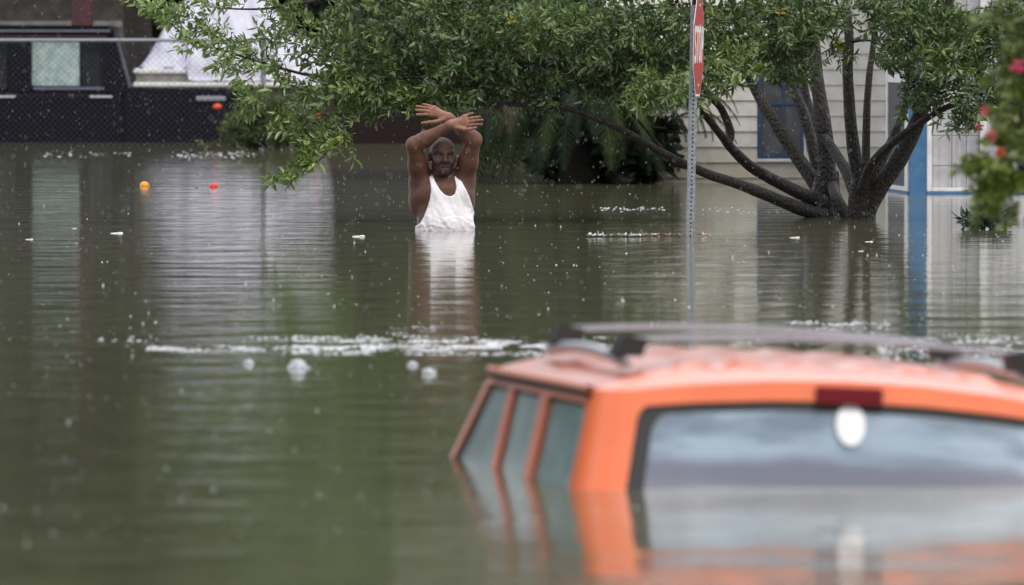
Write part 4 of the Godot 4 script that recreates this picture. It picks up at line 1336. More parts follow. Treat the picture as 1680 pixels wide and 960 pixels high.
func build_person() -> void:
	var d := 64.1
	var base := Vector3(at(727, 378, d).x, 0, -d)
	var t := thing("person", base, "bald man in white tank top, waist deep, forearms crossed above head", "person")
	var q := func(px: float, py: float, z: float) -> Vector3: return Vector3((px - 727.0) / 265.2, (378.0 - py) / 265.2, z)
	# joints
	var shR: Vector3 = q.call(691, 299, -0.01); var elR: Vector3 = q.call(680, 238, 0.12); var wrR: Vector3 = q.call(740, 204, 0.19)
	var shL: Vector3 = q.call(760, 297, -0.01); var elL: Vector3 = q.call(777, 229, 0.13); var wrL: Vector3 = q.call(737, 193, 0.045)
	var torso := Field.new()
	torso.ell(Vector3(0.010, -0.16, 0.0), Vector3(0.175, 0.16, 0.125), 0.05)
	torso.ell(Vector3(0.012, 0.02, 0.035), Vector3(0.176, 0.17, 0.135), 0.06)
	torso.ell(Vector3(-0.004, 0.19, 0.005), Vector3(0.178, 0.16, 0.118), 0.06)
	torso.ell(Vector3(-0.07, 0.235, 0.062), Vector3(0.085, 0.065, 0.05), 0.05)
	torso.ell(Vector3(0.075, 0.235, 0.062), Vector3(0.085, 0.065, 0.05), 0.05)
	torso.cap(q.call(700, 300, -0.02), q.call(754, 299, -0.02), 0.052, 0.052, 0.05)
	torso.ell(q.call(682, 325, -0.02), Vector3(0.045, 0.11, 0.07), 0.05)      # the broad back muscles under the raised arms
	torso.ell(q.call(768, 325, -0.02), Vector3(0.04, 0.10, 0.07), 0.05)
	var body := Field.new()
	for i in torso.kind.size():
		body.kind.append(torso.kind[i]); body.a.append(torso.a[i]); body.b.append(torso.b[i]); body.ra.append(torso.ra[i]); body.rb.append(torso.rb[i]); body.k.append(torso.k[i]); body.cut.append(0); body.inv.append(torso.inv[i])
	# neck, arms, legs
	body.cap(q.call(726, 300, -0.015), q.call(727, 268, 0.015), 0.066, 0.058, 0.04)
	body.cap(q.call(727, 304, 0.03), q.call(727, 292, 0.03), 0.04, 0.04, 0.04)
	for s in [[shR, elR, wrR], [shL, elL, wrL]]:
		var m: Vector3 = s[0].lerp(s[1], 0.45)
		body.cap(s[0], m, 0.066, 0.060, 0.04)
		body.cap(m, s[1], 0.060, 0.047, 0.03)
		body.ell(s[0] + Vector3(0, 0.01, 0.0), Vector3(0.066, 0.07, 0.066), 0.04)
		body.ell(s[1] + (s[1] - s[0]).normalized() * 0.006, Vector3(0.048, 0.048, 0.048), 0.02)
		var fm: Vector3 = s[1].lerp(s[2], 0.3)
		body.cap(s[1], fm, 0.045, 0.047, 0.025)
		body.cap(fm, s[1].lerp(s[2], 0.97), 0.047, 0.0285, 0.025)
	for s in [-1.0, 1.0]:
		body.cap(Vector3(0.01 + s * 0.085, -0.24, 0), Vector3(0.01 + s * 0.10, -0.66, 0.02), 0.095, 0.062, 0.04)
		body.cap(Vector3(0.01 + s * 0.10, -0.66, 0.02), Vector3(0.01 + s * 0.11, -1.08, -0.02), 0.062, 0.042, 0.03)
		body.cap(Vector3(0.01 + s * 0.11, -1.11, -0.03), Vector3(0.01 + s * 0.13, -1.12, 0.13), 0.038, 0.03, 0.03)
	var skin := Color(0.108, 0.046, 0.031)
	var fnz := FastNoiseLite.new()
	fnz.seed = 6; fnz.frequency = 14.0; fnz.fractal_octaves = 3
	var tone := func(p: Vector3, _n: Vector3) -> Color:
		var k := 1.0 + 0.28 * fnz.get_noise_3dv(p)
		# upper arms a little redder, pits darker
		var c := skin
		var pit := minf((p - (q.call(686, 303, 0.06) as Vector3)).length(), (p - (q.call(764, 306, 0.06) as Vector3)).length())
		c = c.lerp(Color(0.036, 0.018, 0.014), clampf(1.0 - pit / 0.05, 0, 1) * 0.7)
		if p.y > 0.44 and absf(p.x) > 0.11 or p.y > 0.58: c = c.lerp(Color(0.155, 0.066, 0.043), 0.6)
		return Color(c.r * k, c.g * k, c.b * k)
	var mb := MB.new()
	nets(mb, body.dist, Vector3(-0.30, -1.2, -0.2), Vector3(0.34, 0.80, 0.34), 0.011, tone)

	# head
	var head := Field.new()
	head.frame = Transform3D(Basis.from_euler(Vector3(deg_to_rad(-3), deg_to_rad(11), deg_to_rad(-2))), q.call(725.5, 256, 0.045)).scaled_local(Vector3(0.98, 1.0, 1.0))
	head.ell(Vector3(0, 0.030, -0.012), Vector3(0.0775, 0.088, 0.096), 0.02)
	head.ell(Vector3(0, 0.045, 0.030), Vector3(0.064, 0.058, 0.058), 0.03)        # forehead
	head.ell(Vector3(0, -0.035, 0.030), Vector3(0.069, 0.080, 0.060), 0.03)
	head.ell(Vector3(0, -0.075, 0.034), Vector3(0.058, 0.043, 0.052), 0.03)
	head.ell(Vector3(0, -0.100, 0.066), Vector3(0.024, 0.018, 0.022), 0.025)
	head.ell(Vector3(0, -0.090, 0.0), Vector3(0.060, 0.045, 0.055), 0.03)          # fold of the jowl
	for s in [-1.0, 1.0]:
		head.ell(Vector3(s * 0.042, -0.034, 0.068), Vector3(0.028, 0.024, 0.022), 0.02)
		head.ell(Vector3(s * 0.033, -0.003, 0.096), Vector3(0.021, 0.012, 0.018), 0.014, 1)
		head.cap(Vector3(s * 0.011, 0.014, 0.094), Vector3(s * 0.052, 0.024, 0.072), 0.011, 0.008, 0.014)
		head.ell(Vector3(s * 0.032, -0.002, 0.076), Vector3(0.016, 0.011, 0.012), 0.008)
		head.cap(Vector3(s * 0.020, -0.011, 0.089), Vector3(s * 0.046, -0.012, 0.078), 0.0045, 0.004, 0.008)
		head.ell(Vector3(s * 0.0155, -0.036, 0.094), Vector3(0.013, 0.011, 0.013), 0.008)
		head.cap(Vector3(s * 0.024, -0.036, 0.088), Vector3(s * 0.036, -0.066, 0.078), 0.0025, 0.002, 0.008, 1)
		head.ell(Vector3(s * 0.079, -0.006, -0.006), Vector3(0.012, 0.031, 0.019), 0.008, 0, Basis(Vector3.UP, s * 0.4))
		head.ell(Vector3(s * 0.088, -0.004, 0.004), Vector3(0.006, 0.016, 0.009), 0.006, 1)
	head.cap(Vector3(0, 0.012, 0.088), Vector3(0, -0.026, 0.104), 0.010, 0.012, 0.014)
	head.ell(Vector3(0, -0.033, 0.105), Vector3(0.0155, 0.0135, 0.014), 0.010)
	for s in [-1.0, 1.0]: head.cap(Vector3(0, -0.057, 0.088), Vector3(s * 0.022, -0.067, 0.083), 0.0085, 0.0065, 0.008)
	for s in [-1.0, 1.0]: head.cap(Vector3(0, -0.086, 0.084), Vector3(s * 0.020, -0.084, 0.080), 0.0095, 0.0075, 0.008)
	head.ell(Vector3(0.003, -0.0705, 0.098), Vector3(0.015, 0.0075, 0.016), 0.006, 1)
	for s in [-1.0, 1.0]: head.cap(Vector3(0.003 + s * 0.012, -0.071, 0.099), Vector3(0.003 + s * 0.025, -0.079, 0.094), 0.005, 0.003, 0.006, 1)
	head.cap(Vector3(-0.028, 0.052, 0.092), Vector3(0.028, 0.052, 0.092), 0.0015, 0.0015, 0.006, 1)   # furrows of the brow
	head.cap(Vector3(-0.024, 0.038, 0.094), Vector3(0.024, 0.038, 0.094), 0.0015, 0.0015, 0.006, 1)
	var hi := head.frame.affine_inverse()
	var face := func(p: Vector3, n: Vector3) -> Color:
		var l: Vector3 = hi * p
		var k := 1.0 + 0.2 * fnz.get_noise_3dv(p * 1.5)
		var c := Color(0.060, 0.029, 0.022)
		if l.z > 0.075 and absf(l.x) < 0.024 and l.y < -0.055 and l.y > -0.094: c = Color(0.078, 0.034, 0.030)
		if l.z > 0.05 and absf(l.y + 0.0715) < 0.005 and absf(l.x) < 0.02: c = Color(0.02, 0.008, 0.008)
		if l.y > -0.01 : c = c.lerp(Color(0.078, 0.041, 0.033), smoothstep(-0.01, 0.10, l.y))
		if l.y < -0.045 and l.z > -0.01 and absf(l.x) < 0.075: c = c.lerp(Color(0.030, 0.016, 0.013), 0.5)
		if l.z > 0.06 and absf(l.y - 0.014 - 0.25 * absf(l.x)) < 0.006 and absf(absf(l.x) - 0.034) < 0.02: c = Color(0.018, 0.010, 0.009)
		return Color(c.r * k, c.g * k, c.b * k)
	var hc: Vector3 = head.frame.origin
	nets(mb, head.dist, hc - Vector3(0.115, 0.135, 0.13), hc + Vector3(0.115, 0.135, 0.14), 0.0038, face)

	# hands
	var hands := [
		{"w": wrR, "from": elR, "k": [q.call(763, 190, 0.205), q.call(765.5, 195, 0.212), q.call(766.5, 200, 0.214), q.call(765.5, 205, 0.212)],
			"t": [q.call(776, 185, 0.215), q.call(787.5, 191, 0.235), q.call(791.5, 196, 0.245), q.call(790, 203.5, 0.242)], "th": [q.call(748, 207, 0.205), q.call(762, 211.5, 0.225), q.call(771, 211, 0.238), q.call(781, 208.5, 0.245)]},
		{"w": wrL, "from": elL, "k": [q.call(713, 176, 0.058), q.call(709, 178.5, 0.064), q.call(706.5, 183, 0.067), q.call(707, 188, 0.066)],
			"t": [q.call(694, 170.5, 0.085), q.call(684, 174, 0.095), q.call(682.5, 180, 0.10), q.call(684, 187.5, 0.10)], "th": [q.call(728, 196, 0.065), q.call(713, 199.5, 0.085), q.call(704, 200, 0.095), q.call(693, 201.5, 0.10)]}]
	for h in hands:
		var f := Field.new()
		var w: Vector3 = h.w
		var along: Vector3 = (w - h.from).normalized()
		f.cap(w - along * 0.045, w, 0.0315, 0.028, 0.02)
		f.cap(w, w + along * 0.012, 0.028, 0.026, 0.02)
		var mid: Vector3 = (h.k[0] + h.k[3]) / 2
		f.cap(w.lerp(mid, 0.35), w.lerp(mid, 0.75), 0.021, 0.018, 0.02)
		for i in 4:
			var kn: Vector3 = h.k[i]
			f.cap(w.lerp(kn, 0.12), kn, 0.0165, 0.0125, 0.014)
		f.cap(h.k[0], h.k[3], 0.011, 0.012, 0.010)
		var rads := [0.0080, 0.0090, 0.0094, 0.0092]
		for i in 4:
			var a: Vector3 = h.k[i]; var b: Vector3 = h.t[i]
			var bend := Vector3(0, 0, 0.012) * -0.6 + Vector3(0, 0.002, 0)
			var p1 := a.lerp(b, 0.42) + bend
			var p2 := a.lerp(b, 0.74) + bend * 0.7
			f.cap(a, p1, rads[i] * 1.08, rads[i], 0.005)
			f.cap(p1, p2, rads[i], rads[i] * 0.92, 0.005)
			f.cap(p2, b, rads[i] * 0.92, rads[i] * 0.78, 0.005)
		f.cap(w.lerp(h.th[0], 0.5), h.th[0], 0.018, 0.0165, 0.014)
		f.cap(h.th[0], h.th[1], 0.0165, 0.012, 0.012)
		f.cap(h.th[1], h.th[2], 0.0115, 0.010, 0.006)
		f.cap(h.th[2], h.th[3], 0.010, 0.0082, 0.005)
		var palm := func(p: Vector3, n: Vector3) -> Color:
			var k := 1.0 + 0.25 * fnz.get_noise_3dv(p * 2.0)
			var u := clampf((p - w).dot(along) / 0.05 + 0.5, 0, 1)
			var pl := smoothstep(-0.1, 0.45, n.z) * u
			var c := Color(0.135, 0.056, 0.036).lerp(Color(0.30, 0.145, 0.105), pl)
			# creases of the palm and joints
			var cr := absf(fmod(absf((p - mid).dot(along)) , 0.030) - 0.015) 
			if pl > 0.4 and cr > 0.0135: c = c * 0.72
			return Color(c.r * k, c.g * k, c.b * k)
		var lo := w; var hh := w
		for p in h.k + h.t + h.th + [w - along * 0.05]:
			lo = lo.min(p); hh = hh.max(p)
		nets(mb, f.dist, lo - Vector3.ONE * 0.03, hh + Vector3.ONE * 0.03, 0.0032, palm)
	var sk := mat(Color.WHITE, 0.36, 0.42)
	sk.vertex_color_use_as_albedo = true
	sk.heightmap_enabled = true
	sk.heightmap_texture = noise_tex(0.06, 33, Color.BLACK, Color.WHITE)
	sk.heightmap_scale = 0.2
	sk.uv1_triplanar = true
	sk.uv1_scale = Vector3(9, 9, 9)
	part(t, "body", mb.done(), sk)

	# eyes and teeth
	var white := mat(lin(0.20, 0.17, 0.15), 0.2)
	for s in [-1.0, 1.0]:
		var ey := MB.new()
		var c := head.frame * Vector3(s * 0.032, -0.0045, 0.0775)
		ey.ball(c, Vector3(0.0105, 0.0075, 0.0115), 14, 10)
		var eo := part(t, "eye", ey.done(), white)
		var pu := MB.new()
		pu.ball(c + head.frame.basis * Vector3(s * 0.001, 0.0, 0.0080), Vector3(0.0046, 0.0046, 0.0042), 10, 8)
		part(eo, "iris", pu.done(), mat(lin(0.008, 0.005, 0.004), 0.15))
	var te := MB.new()
	te.ball(head.frame * Vector3(0.003, -0.0675, 0.0850), Vector3(0.0115, 0.0030, 0.005), 14, 8)
	part(t, "teeth", te.done(), mat(lin(0.30, 0.27, 0.24), 0.3))

	# the tank top: the torso a little larger, cut to its outline
	var pat := PackedVector2Array()
	for p in [[708, 270], [711.5, 290], [714, 297], [718, 304], [723, 312], [729, 318], [735, 321], [741, 321], [746, 318], [748.5, 310], [748, 301], [746, 294], [745, 270], [756, 270], [756, 294], [760, 302], [766, 313], [771, 324], [775, 338], [779, 352], [790, 366], [790, 420], [672, 420], [676, 372], [684, 369.5], [690.5, 364], [696, 354], [701, 341], [705.5, 326], [707.5, 312], [706.5, 302], [704, 292], [701, 270]]:
		pat.append(Vector2((p[0] - 727.0) / 265.2, (378.0 - p[1]) / 265.2))
	var edges := pat.size()
	var folds := FastNoiseLite.new()
	folds.seed = 4; folds.frequency = 7.0; folds.fractal_octaves = 2
	var shirt := func(p: Vector3) -> float:
		var e := torso.dist(p) - 0.010
		if e > 0.06: return e
		e -= 0.0065 * folds.get_noise_3d(p.x * 2.2 + p.y * 0.9, p.y * 0.5, p.z) + 0.0028 * sin((p.y + 0.55 * p.x) * 110.0 + 5.0 * folds.get_noise_2d(p.x * 2.0, p.y * 2.0)) * smoothstep(0.20, 0.02, p.y)
		var pp := Vector2(p.x, p.y)
		var best := 1e9
		var inside := false
		var j := edges - 1
		for i in edges:
			var u := pat[i]; var w := pat[j]
			var ed := w - u; var wv := pp - u
			var bb := wv - ed * clampf(wv.dot(ed) / ed.length_squared(), 0.0, 1.0)
			best = minf(best, bb.length_squared())
			if (u.y > pp.y) != (w.y > pp.y) and pp.x < (w.x - u.x) * (pp.y - u.y) / (w.y - u.y) + u.x: inside = not inside
			j = i
		var pd := sqrt(best) * (-1.0 if inside else 1.0)
		return maxf(e, pd)
	var sb := MB.new()
	nets(sb, shirt, Vector3(-0.22, -0.14, -0.16), Vector3(0.22, 0.38, 0.21), 0.0065, func(p, _n):
		var wet := smoothstep(0.10, -0.01, p.y + 0.02 * folds.get_noise_2d(p.x * 1.5, 3.0))
		var stain := smoothstep(0.15, 0.55, folds.get_noise_3d(p.x * 0.9, p.y * 0.9, p.z + 5.0))
		return Color(1, 1, 1).lerp(Color(0.80, 0.72, 0.74), wet * 0.8).lerp(Color(0.84, 0.80, 0.76), stain * 0.5))
	var cloth := grained(lin(0.78, 0.76, 0.81), lin(0.86, 0.84, 0.89), 0.03, Vector3(4, 4, 4), 0.75, 95, 0.05)
	cloth.vertex_color_use_as_albedo = true
	cloth.backlight_enabled = true
	cloth.backlight = Color(0.25, 0.22, 0.22)
	part(t, "tank_top", sb.done(), cloth)

# ------------------------------------------------------------------ the sunken car
var car_cols := []
func car_point(i: int, y: float) -> Vector3:     # outline of the upper body: column i, height y; x right, z towards the rear
	var c: Array = car_cols[i]
	var W := 0.735 - 0.19 * clampf(y, -0.3, 0.3)
	var zr := -0.34 * y if y > -0.15 else 0.05
	var zf := -2.28 + 1.35 * maxf(y, -0.3)
	var r := 0.085
	var rf := 0.12
	var top := clampf(y / 0.235, 0.0, 1.0)
	var p: Vector3
	match c[0]:
		"rear": p = Vector3(c[1] * (W - r), y + 0.050 * top * (1.0 - c[1] * c[1]), zr - 0.035 * c[1] * c[1])
		"rearcorner": p = Vector3(W - r + r * sin(c[1]), y, zr - 0.035 - r + r * cos(c[1]))
		"side": p = Vector3(W - 0.012 * smoothstep(-0.6, -2.0, c[1]), y, c[1])
		"sidefront": p = Vector3(W - 0.012, y, zf + rf + c[1])
		"frontcorner": p = Vector3(W - 0.012 - rf + rf * cos(c[1]), y, zf + rf - rf * sin(c[1]))
		_: p = Vector3(c[1] * (W - 0.012 - rf), y + 0.05 * top * (1.0 - c[1] * c[1]), zf - 0.05 * (1.0 - c[1] * c[1]))
	return p * Vector3(-1.0 if c[2] else 1.0, 1, 1)

func car_surf(u: float, y: float) -> Vector3:
	var n := car_cols.size()
	var i := int(floor(u))
	return car_point(posmod(i, n), y).lerp(car_point(posmod(i + 1, n), y), u - i)

func car_normal(u: float, y: float) -> Vector3:
	var du := car_surf(u + 0.1, y) - car_surf(u - 0.1, y)
	var dy := car_surf(u, y + 0.01) - car_surf(u, y - 0.01)
	return du.cross(dy).normalized()

func build_car() -> void:
	var d := 27.9
	var t := thing("orange_car", Vector3((1395.0 - 840.0) / F * d, 0, -d), "orange estate car sunk to its windows in the flood", "car")
	t.rotation = Vector3(0, deg_to_rad(9.7), 0)
	t.rotation.z = deg_to_rad(-2.6)
	# columns counterclockwise seen from above, from the middle of the rear to the right, forward, across and back
	var half := []
	for x in [0.0, 0.35, 0.70, 0.93]: half.append(["rear", x, false])
	half.append(["rear", 1.0, false])
	for k in 4: half.append(["rearcorner", (k + 1) * PI / 8, false])
	for z in [-0.17, -0.48, -0.79, -0.91, -1.16, -1.40, -1.48]: half.append(["side", z, false])
	half.append(["sidefront", 0.06, false])
	half.append(["sidefront", 0.0, false])
	for k in 3: half.append(["frontcorner", (k + 1) * PI / 6, false])
	half.append(["front", 0.5, false])
	for c in half: car_cols.append(c)
	car_cols.append(["front", 0.0, false])
	for k in range(half.size() - 1, 0, -1): car_cols.append([half[k][0], half[k][1], true])
	var n := car_cols.size()
	var h := half.size()
	# windows: [first column, last column, bottom, top, margins left right top bottom, corner radius, name]
	var wins := [
		[n - 3, n + 3, -0.16, 0.190, 0.062, 0.062, 0.020, 0.0, 0.05, "rear_window"],
		[9, 11, -0.14, 0.195, 0.012, 0.012, 0.010, 0.0, 0.03, "side_window"], [12, 14, -0.14, 0.195, 0.012, 0.012, 0.010, 0.0, 0.02, "side_window"], [15, 16, -0.14, 0.195, 0.012, 0.012, 0.010, 0.0, 0.02, "side_window"],
		[n - 11, n - 9, -0.14, 0.195, 0.012, 0.022, 0.010, 0.0, 0.03, "side_window"], [n - 14, n - 12, -0.14, 0.195, 0.012, 0.022, 0.010, 0.0, 0.02, "side_window"], [n - 16, n - 15, -0.14, 0.195, 0.012, 0.022, 0.010, 0.0, 0.02, "side_window"],
		[h - 1, h + 1, -0.2, 0.19, 0.03, 0.03, 0.02, 0.0, 0.03, "windshield"]]
	var ys := [-0.9, -0.5, -0.3, -0.2, -0.16, -0.14, -0.07, 0.0, 0.07, 0.13, 0.190, 0.195, 0.215, 0.235]
	var open := func(i: int, y0: float, y1: float) -> bool:
		for w in wins:
			for a in [i, i + n]:
				if a >= w[0] and a < w[1] and y0 >= w[2] - 1e-6 and y1 <= w[3] + 1e-6: return true
		return false
	var mb := MB.new()
	for j in ys.size() - 1:
		for i in n:
			if open.call(i, ys[j], ys[j + 1]): continue
			mb.quad(car_point(i, ys[j]), car_point((i + 1) % n, ys[j]), car_point((i + 1) % n, ys[j + 1]), car_point(i, ys[j + 1]))
	mb.smooth(0.3)
	# bonnet under the water
	var hd := MB.new()
	hd.box(Vector3(-0.74, -1.0, -3.7), Vector3(0.74, -0.34, -2.75), 0.05)
	part(t, "bonnet", hd.done(), M.orange)
	# returns of the openings
	var dep := 0.016
	for w in wins:
		var steps := []
		for u in range(int(w[0]), int(w[1])): steps.append([[u, w[3]], [u + 1, w[3]]])
		for k in 5:
			var y0: float = lerpf(w[2], w[3], k / 5.0); var y1: float = lerpf(w[2], w[3], (k + 1) / 5.0)
			steps.append([[w[0], y0], [w[0], y1]]); steps.append([[w[1], y1], [w[1], y0]])
		for s in steps:
			var p0 := car_surf(s[0][0], s[0][1]); var p1 := car_surf(s[1][0], s[1][1])
			var n0 := car_normal(s[0][0], s[0][1]) * dep; var n1 := car_normal(s[1][0], s[1][1]) * dep
			mb.quad(p0, p1, p1 - n1, p0 - n0)
	part(t, "body", mb.done(), M.orange)
	# roof with its raised ribs, inside the outline at the gutter
	var rm := MB.new()
	var T := 30
	var S := 3
	var ring := []
	for ti in T + 1:
		var row := []
		for i in n * S:
			var o := car_surf(float(i) / S, 0.235)
			var tt := pow(float(ti) / T, 1.25)
			var spine := Vector3(0, 0, clampf(o.z, -1.4, -0.55))
			var x := lerpf(o.x, 0.0, tt); var z := lerpf(o.z, spine.z, tt)
			var y := o.y + (0.322 - o.y) * (1.0 - pow(1.0 - tt, 3.2))
			var fade := smoothstep(-0.16, -0.30, z) * smoothstep(-1.84, -1.7, z)
			for rx in [-0.40, -0.24, -0.08, 0.08, 0.24, 0.40]: y += 0.010 * fade * smoothstep(0.042, 0.026, absf(x - rx))
			row.append(Vector3(x, y, z))
		ring.append(row)
	for ti in T:
		for i in n * S:
			var j := (i + 1) % (n * S)
			rm.quad(ring[ti][i], ring[ti][j], ring[ti + 1][j], ring[ti + 1][i])
	rm.smooth(0.2)
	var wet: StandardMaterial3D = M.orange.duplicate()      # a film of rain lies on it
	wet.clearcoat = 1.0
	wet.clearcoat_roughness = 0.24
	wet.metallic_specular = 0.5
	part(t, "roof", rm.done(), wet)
	# drip rails
	for s in [-1.0, 1.0]:
		var dr := MB.new()
		var pts := []
		var rr := []
		for k in 12:
			var z := lerpf(-0.16, -1.78, k / 11.0)
			pts.append(Vector3(s * (0.735 - 0.19 * 0.236 + 0.006), 0.236, z))
			rr.append(0.011)
		dr.tube(pts, rr, 8)
		part(t, "drip_rail", dr.done(), M.orange)
		var dk := MB.new()
		pts = []; rr = []
		for k in 12:
			var z := lerpf(-0.16, -1.76, k / 11.0)
			pts.append(Vector3(s * (0.735 - 0.19 * 0.218 + 0.001), 0.219, z))
			rr.append(0.009)
		dk.tube(pts, rr, 8)
		part(t, "door_seal", dk.done(), M.black_rubber)
	# panes and their black surrounds
	# sky reflection painted on the rear glass, darker below an uneven line near the water
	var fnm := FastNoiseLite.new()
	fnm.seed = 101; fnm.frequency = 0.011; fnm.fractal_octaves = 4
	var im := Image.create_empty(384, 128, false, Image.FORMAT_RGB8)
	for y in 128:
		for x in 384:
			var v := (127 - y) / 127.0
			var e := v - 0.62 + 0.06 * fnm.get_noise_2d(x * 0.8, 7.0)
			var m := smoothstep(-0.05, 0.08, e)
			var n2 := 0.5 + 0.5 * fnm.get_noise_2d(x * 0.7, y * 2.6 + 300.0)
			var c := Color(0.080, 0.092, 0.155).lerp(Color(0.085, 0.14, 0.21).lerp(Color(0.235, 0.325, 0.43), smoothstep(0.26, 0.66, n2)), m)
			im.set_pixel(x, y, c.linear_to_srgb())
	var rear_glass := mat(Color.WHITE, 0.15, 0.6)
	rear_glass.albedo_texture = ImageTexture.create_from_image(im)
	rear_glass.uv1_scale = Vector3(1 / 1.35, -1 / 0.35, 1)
	rear_glass.clearcoat_enabled = true
	var side_glass := mat(Color.WHITE, 0.1, 0.7)
	side_glass.albedo_texture = noise_tex(0.02, 103, lin(0.085, 0.20, 0.21), lin(0.19, 0.37, 0.38), 256, 3)
	side_glass.uv1_scale = Vector3(0.8, 0.8, 1)
	side_glass.clearcoat_enabled = true
	for w in wins:
		var width := 0.0
		for u in range(int(w[0]), int(w[1])): width += car_surf(u, 0.1).distance_to(car_surf(u + 1, 0.1))
		var height: float = w[3] - w[2]
		var ml: float = w[4] / width; var mr: float = 1.0 - w[5] / width
		var mt: float = 1.0 - w[6] / height; var mbm := 0.0
		var P := func(a: float, b: float, off: float) -> Vector3:
			var u: float = lerpf(w[0], w[1], a); var y: float = lerpf(w[2], w[3], b)
			return car_surf(u, y) - car_normal(u, y) * off
		var rx: float = w[8] / width; var ry: float = w[8] / height
		var rim := []       # rounded outline of the clear glass, and its partner on the edge of the opening
		var K := 10
		for k in K: rim.append([Vector2(ml, lerpf(mbm, mt - ry, float(k) / K)), Vector2(0, lerpf(0, 1.0, float(k) / K))])
		for k in 7:
			var a := PI - PI / 2 * k / 6.0
			rim.append([Vector2(ml + rx + rx * cos(a), mt - ry + ry * sin(a)), Vector2(0, 1)])
		for k in range(1, K): rim.append([Vector2(lerpf(ml + rx, mr - rx, float(k) / K), mt), Vector2(float(k) / K, 1)])
		for k in 7:
			var a := PI / 2 - PI / 2 * k / 6.0
			rim.append([Vector2(mr - rx + rx * cos(a), mt - ry + ry * sin(a)), Vector2(1, 1)])
		for k in range(1, K + 1): rim.append([Vector2(mr, lerpf(mt - ry, mbm, float(k) / K)), Vector2(1, lerpf(1.0, 0.0, float(k) / K))])
		for k in range(1, K): rim.append([Vector2(lerpf(mr, ml, float(k) / K), mbm), Vector2(lerpf(1.0, 0.0, float(k) / K), 0)])
		# rounded upper corners of the opening, flush with the body
		var cf := MB.new()
		var cr: float = minf(w[8] * 0.9, 0.04)
		for side in [0, 1]:
			var arc := []
			for k in 7:
				var a := PI / 2 * k / 6.0
				arc.append(Vector2((1.0 - sin(a)) * cr / width, 1.0 - (1.0 - cos(a)) * cr / height))
			for k in 6:
				var p0: Vector2 = arc[k]; var p1: Vector2 = arc[k + 1]; var c := Vector2(0, 1)
				if side: p0.x = 1 - p0.x; p1.x = 1 - p1.x; c.x = 1
				if side: cf.tri(P.call(c.x, c.y, -0.0006), P.call(p1.x, p1.y, -0.0006), P.call(p0.x, p0.y, -0.0006))
				else: cf.tri(P.call(c.x, c.y, -0.0006), P.call(p0.x, p0.y, -0.0006), P.call(p1.x, p1.y, -0.0006))
		var fr := MB.new()
		var gl := MB.new()
		var ctr := Vector2((ml + mr) / 2, (mbm + mt) / 2)
		var R := 10
		for k in rim.size():
			var e: Array = rim[k]; var f: Array = rim[(k + 1) % rim.size()]
			fr.quad(P.call(f[0].x, f[0].y, dep * 0.55), P.call(e[0].x, e[0].y, dep * 0.55), P.call(e[1].x, e[1].y, dep * 0.55), P.call(f[1].x, f[1].y, dep * 0.55))
			for s in R:
				var a0: Vector2 = ctr.lerp(e[0], float(s) / R); var a1: Vector2 = ctr.lerp(e[0], float(s + 1) / R)
				var b0: Vector2 = ctr.lerp(f[0], float(s) / R); var b1: Vector2 = ctr.lerp(f[0], float(s + 1) / R)
				for tri in [[a0, b1, a1], [a0, b0, b1]]:
					var i0 := gl.v.size()
					for c in tri: gl.vert(P.call(c.x, c.y, dep * 0.75), car_normal(lerpf(w[0], w[1], c.x), lerpf(w[2], w[3], c.y)), Vector2(c.x * width, c.y * height))
					gl.ix.append_array([i0, i0 + 2, i0 + 1])
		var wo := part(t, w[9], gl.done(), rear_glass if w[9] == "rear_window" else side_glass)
		part(wo, "seal", fr.done(), M.black_rubber)
		part(wo, "corner_fillet", cf.done(), M.orange).set_meta("kind", "stuff")
	# stop lamp above the rear window
	var sl := MB.new()
	sl.box(Vector3(-0.092, 0.219, -0.115), Vector3(0.092, 0.270, -0.055), 0.006)
	var so := part(t, "brake_lamp", sl.done(), mat(lin(0.15, 0.004, 0.009), 0.2, 0.35))
	var bz := MB.new()
	bz.box(Vector3(-0.094, 0.213, -0.115), Vector3(0.094, 0.2175, -0.052), 0.001)
	part(so, "housing", bz.done(), M.black_rubber)
	# pale oval sticker at the top of the glass
	var sk := MB.new()
	var u0 := 0.0
	for k in 24:
		var a := TAU * k / 24; var b := TAU * (k + 1) / 24
		var f := func(r: float, an: float) -> Vector3:
			var x := 0.004 + r * cos(an) * 0.040; var y := 0.140 + r * sin(an) * 0.047
			var W := 0.735 - 0.19 * y - 0.085
			var uu := x / (0.35 * W)
			return car_surf(uu, y) + car_normal(uu, y) * 0.001
		sk.tri(f.call(0.0, 0.0), f.call(1.0, b), f.call(1.0, a))
	var stk := part(t, "oval_sticker", sk.done(), mat(lin(0.8, 0.8, 0.82), 0.5))
	stk.set_meta("label", "white oval sticker")
	# roof rack: two rails, four feet, two bowed bars
	var silver := grained(lin(0.45, 0.46, 0.52), lin(0.56, 0.57, 0.62), 0.02, Vector3(2, 2, 2), 0.35, 106)
	silver.metallic = 0.6
	for s in [-1.0, 1.0]:
		var rl := MB.new()
		var pts := []
		var rr := []
		for k in 16:
			var z := lerpf(-0.30, -1.62, k / 15.0)
			pts.append(Vector3(s * 0.565, 0.300 + 0.026 * sin(PI * k / 15.0) , z))
			rr.append(0.016 if k > 0 and k < 15 else 0.009)
		rl.tube(spline(pts, 2), range(31).map(func(k): return 0.017 if k > 1 and k < 29 else 0.008), 10)
		part(t, "roof_rail", rl.done(), silver)
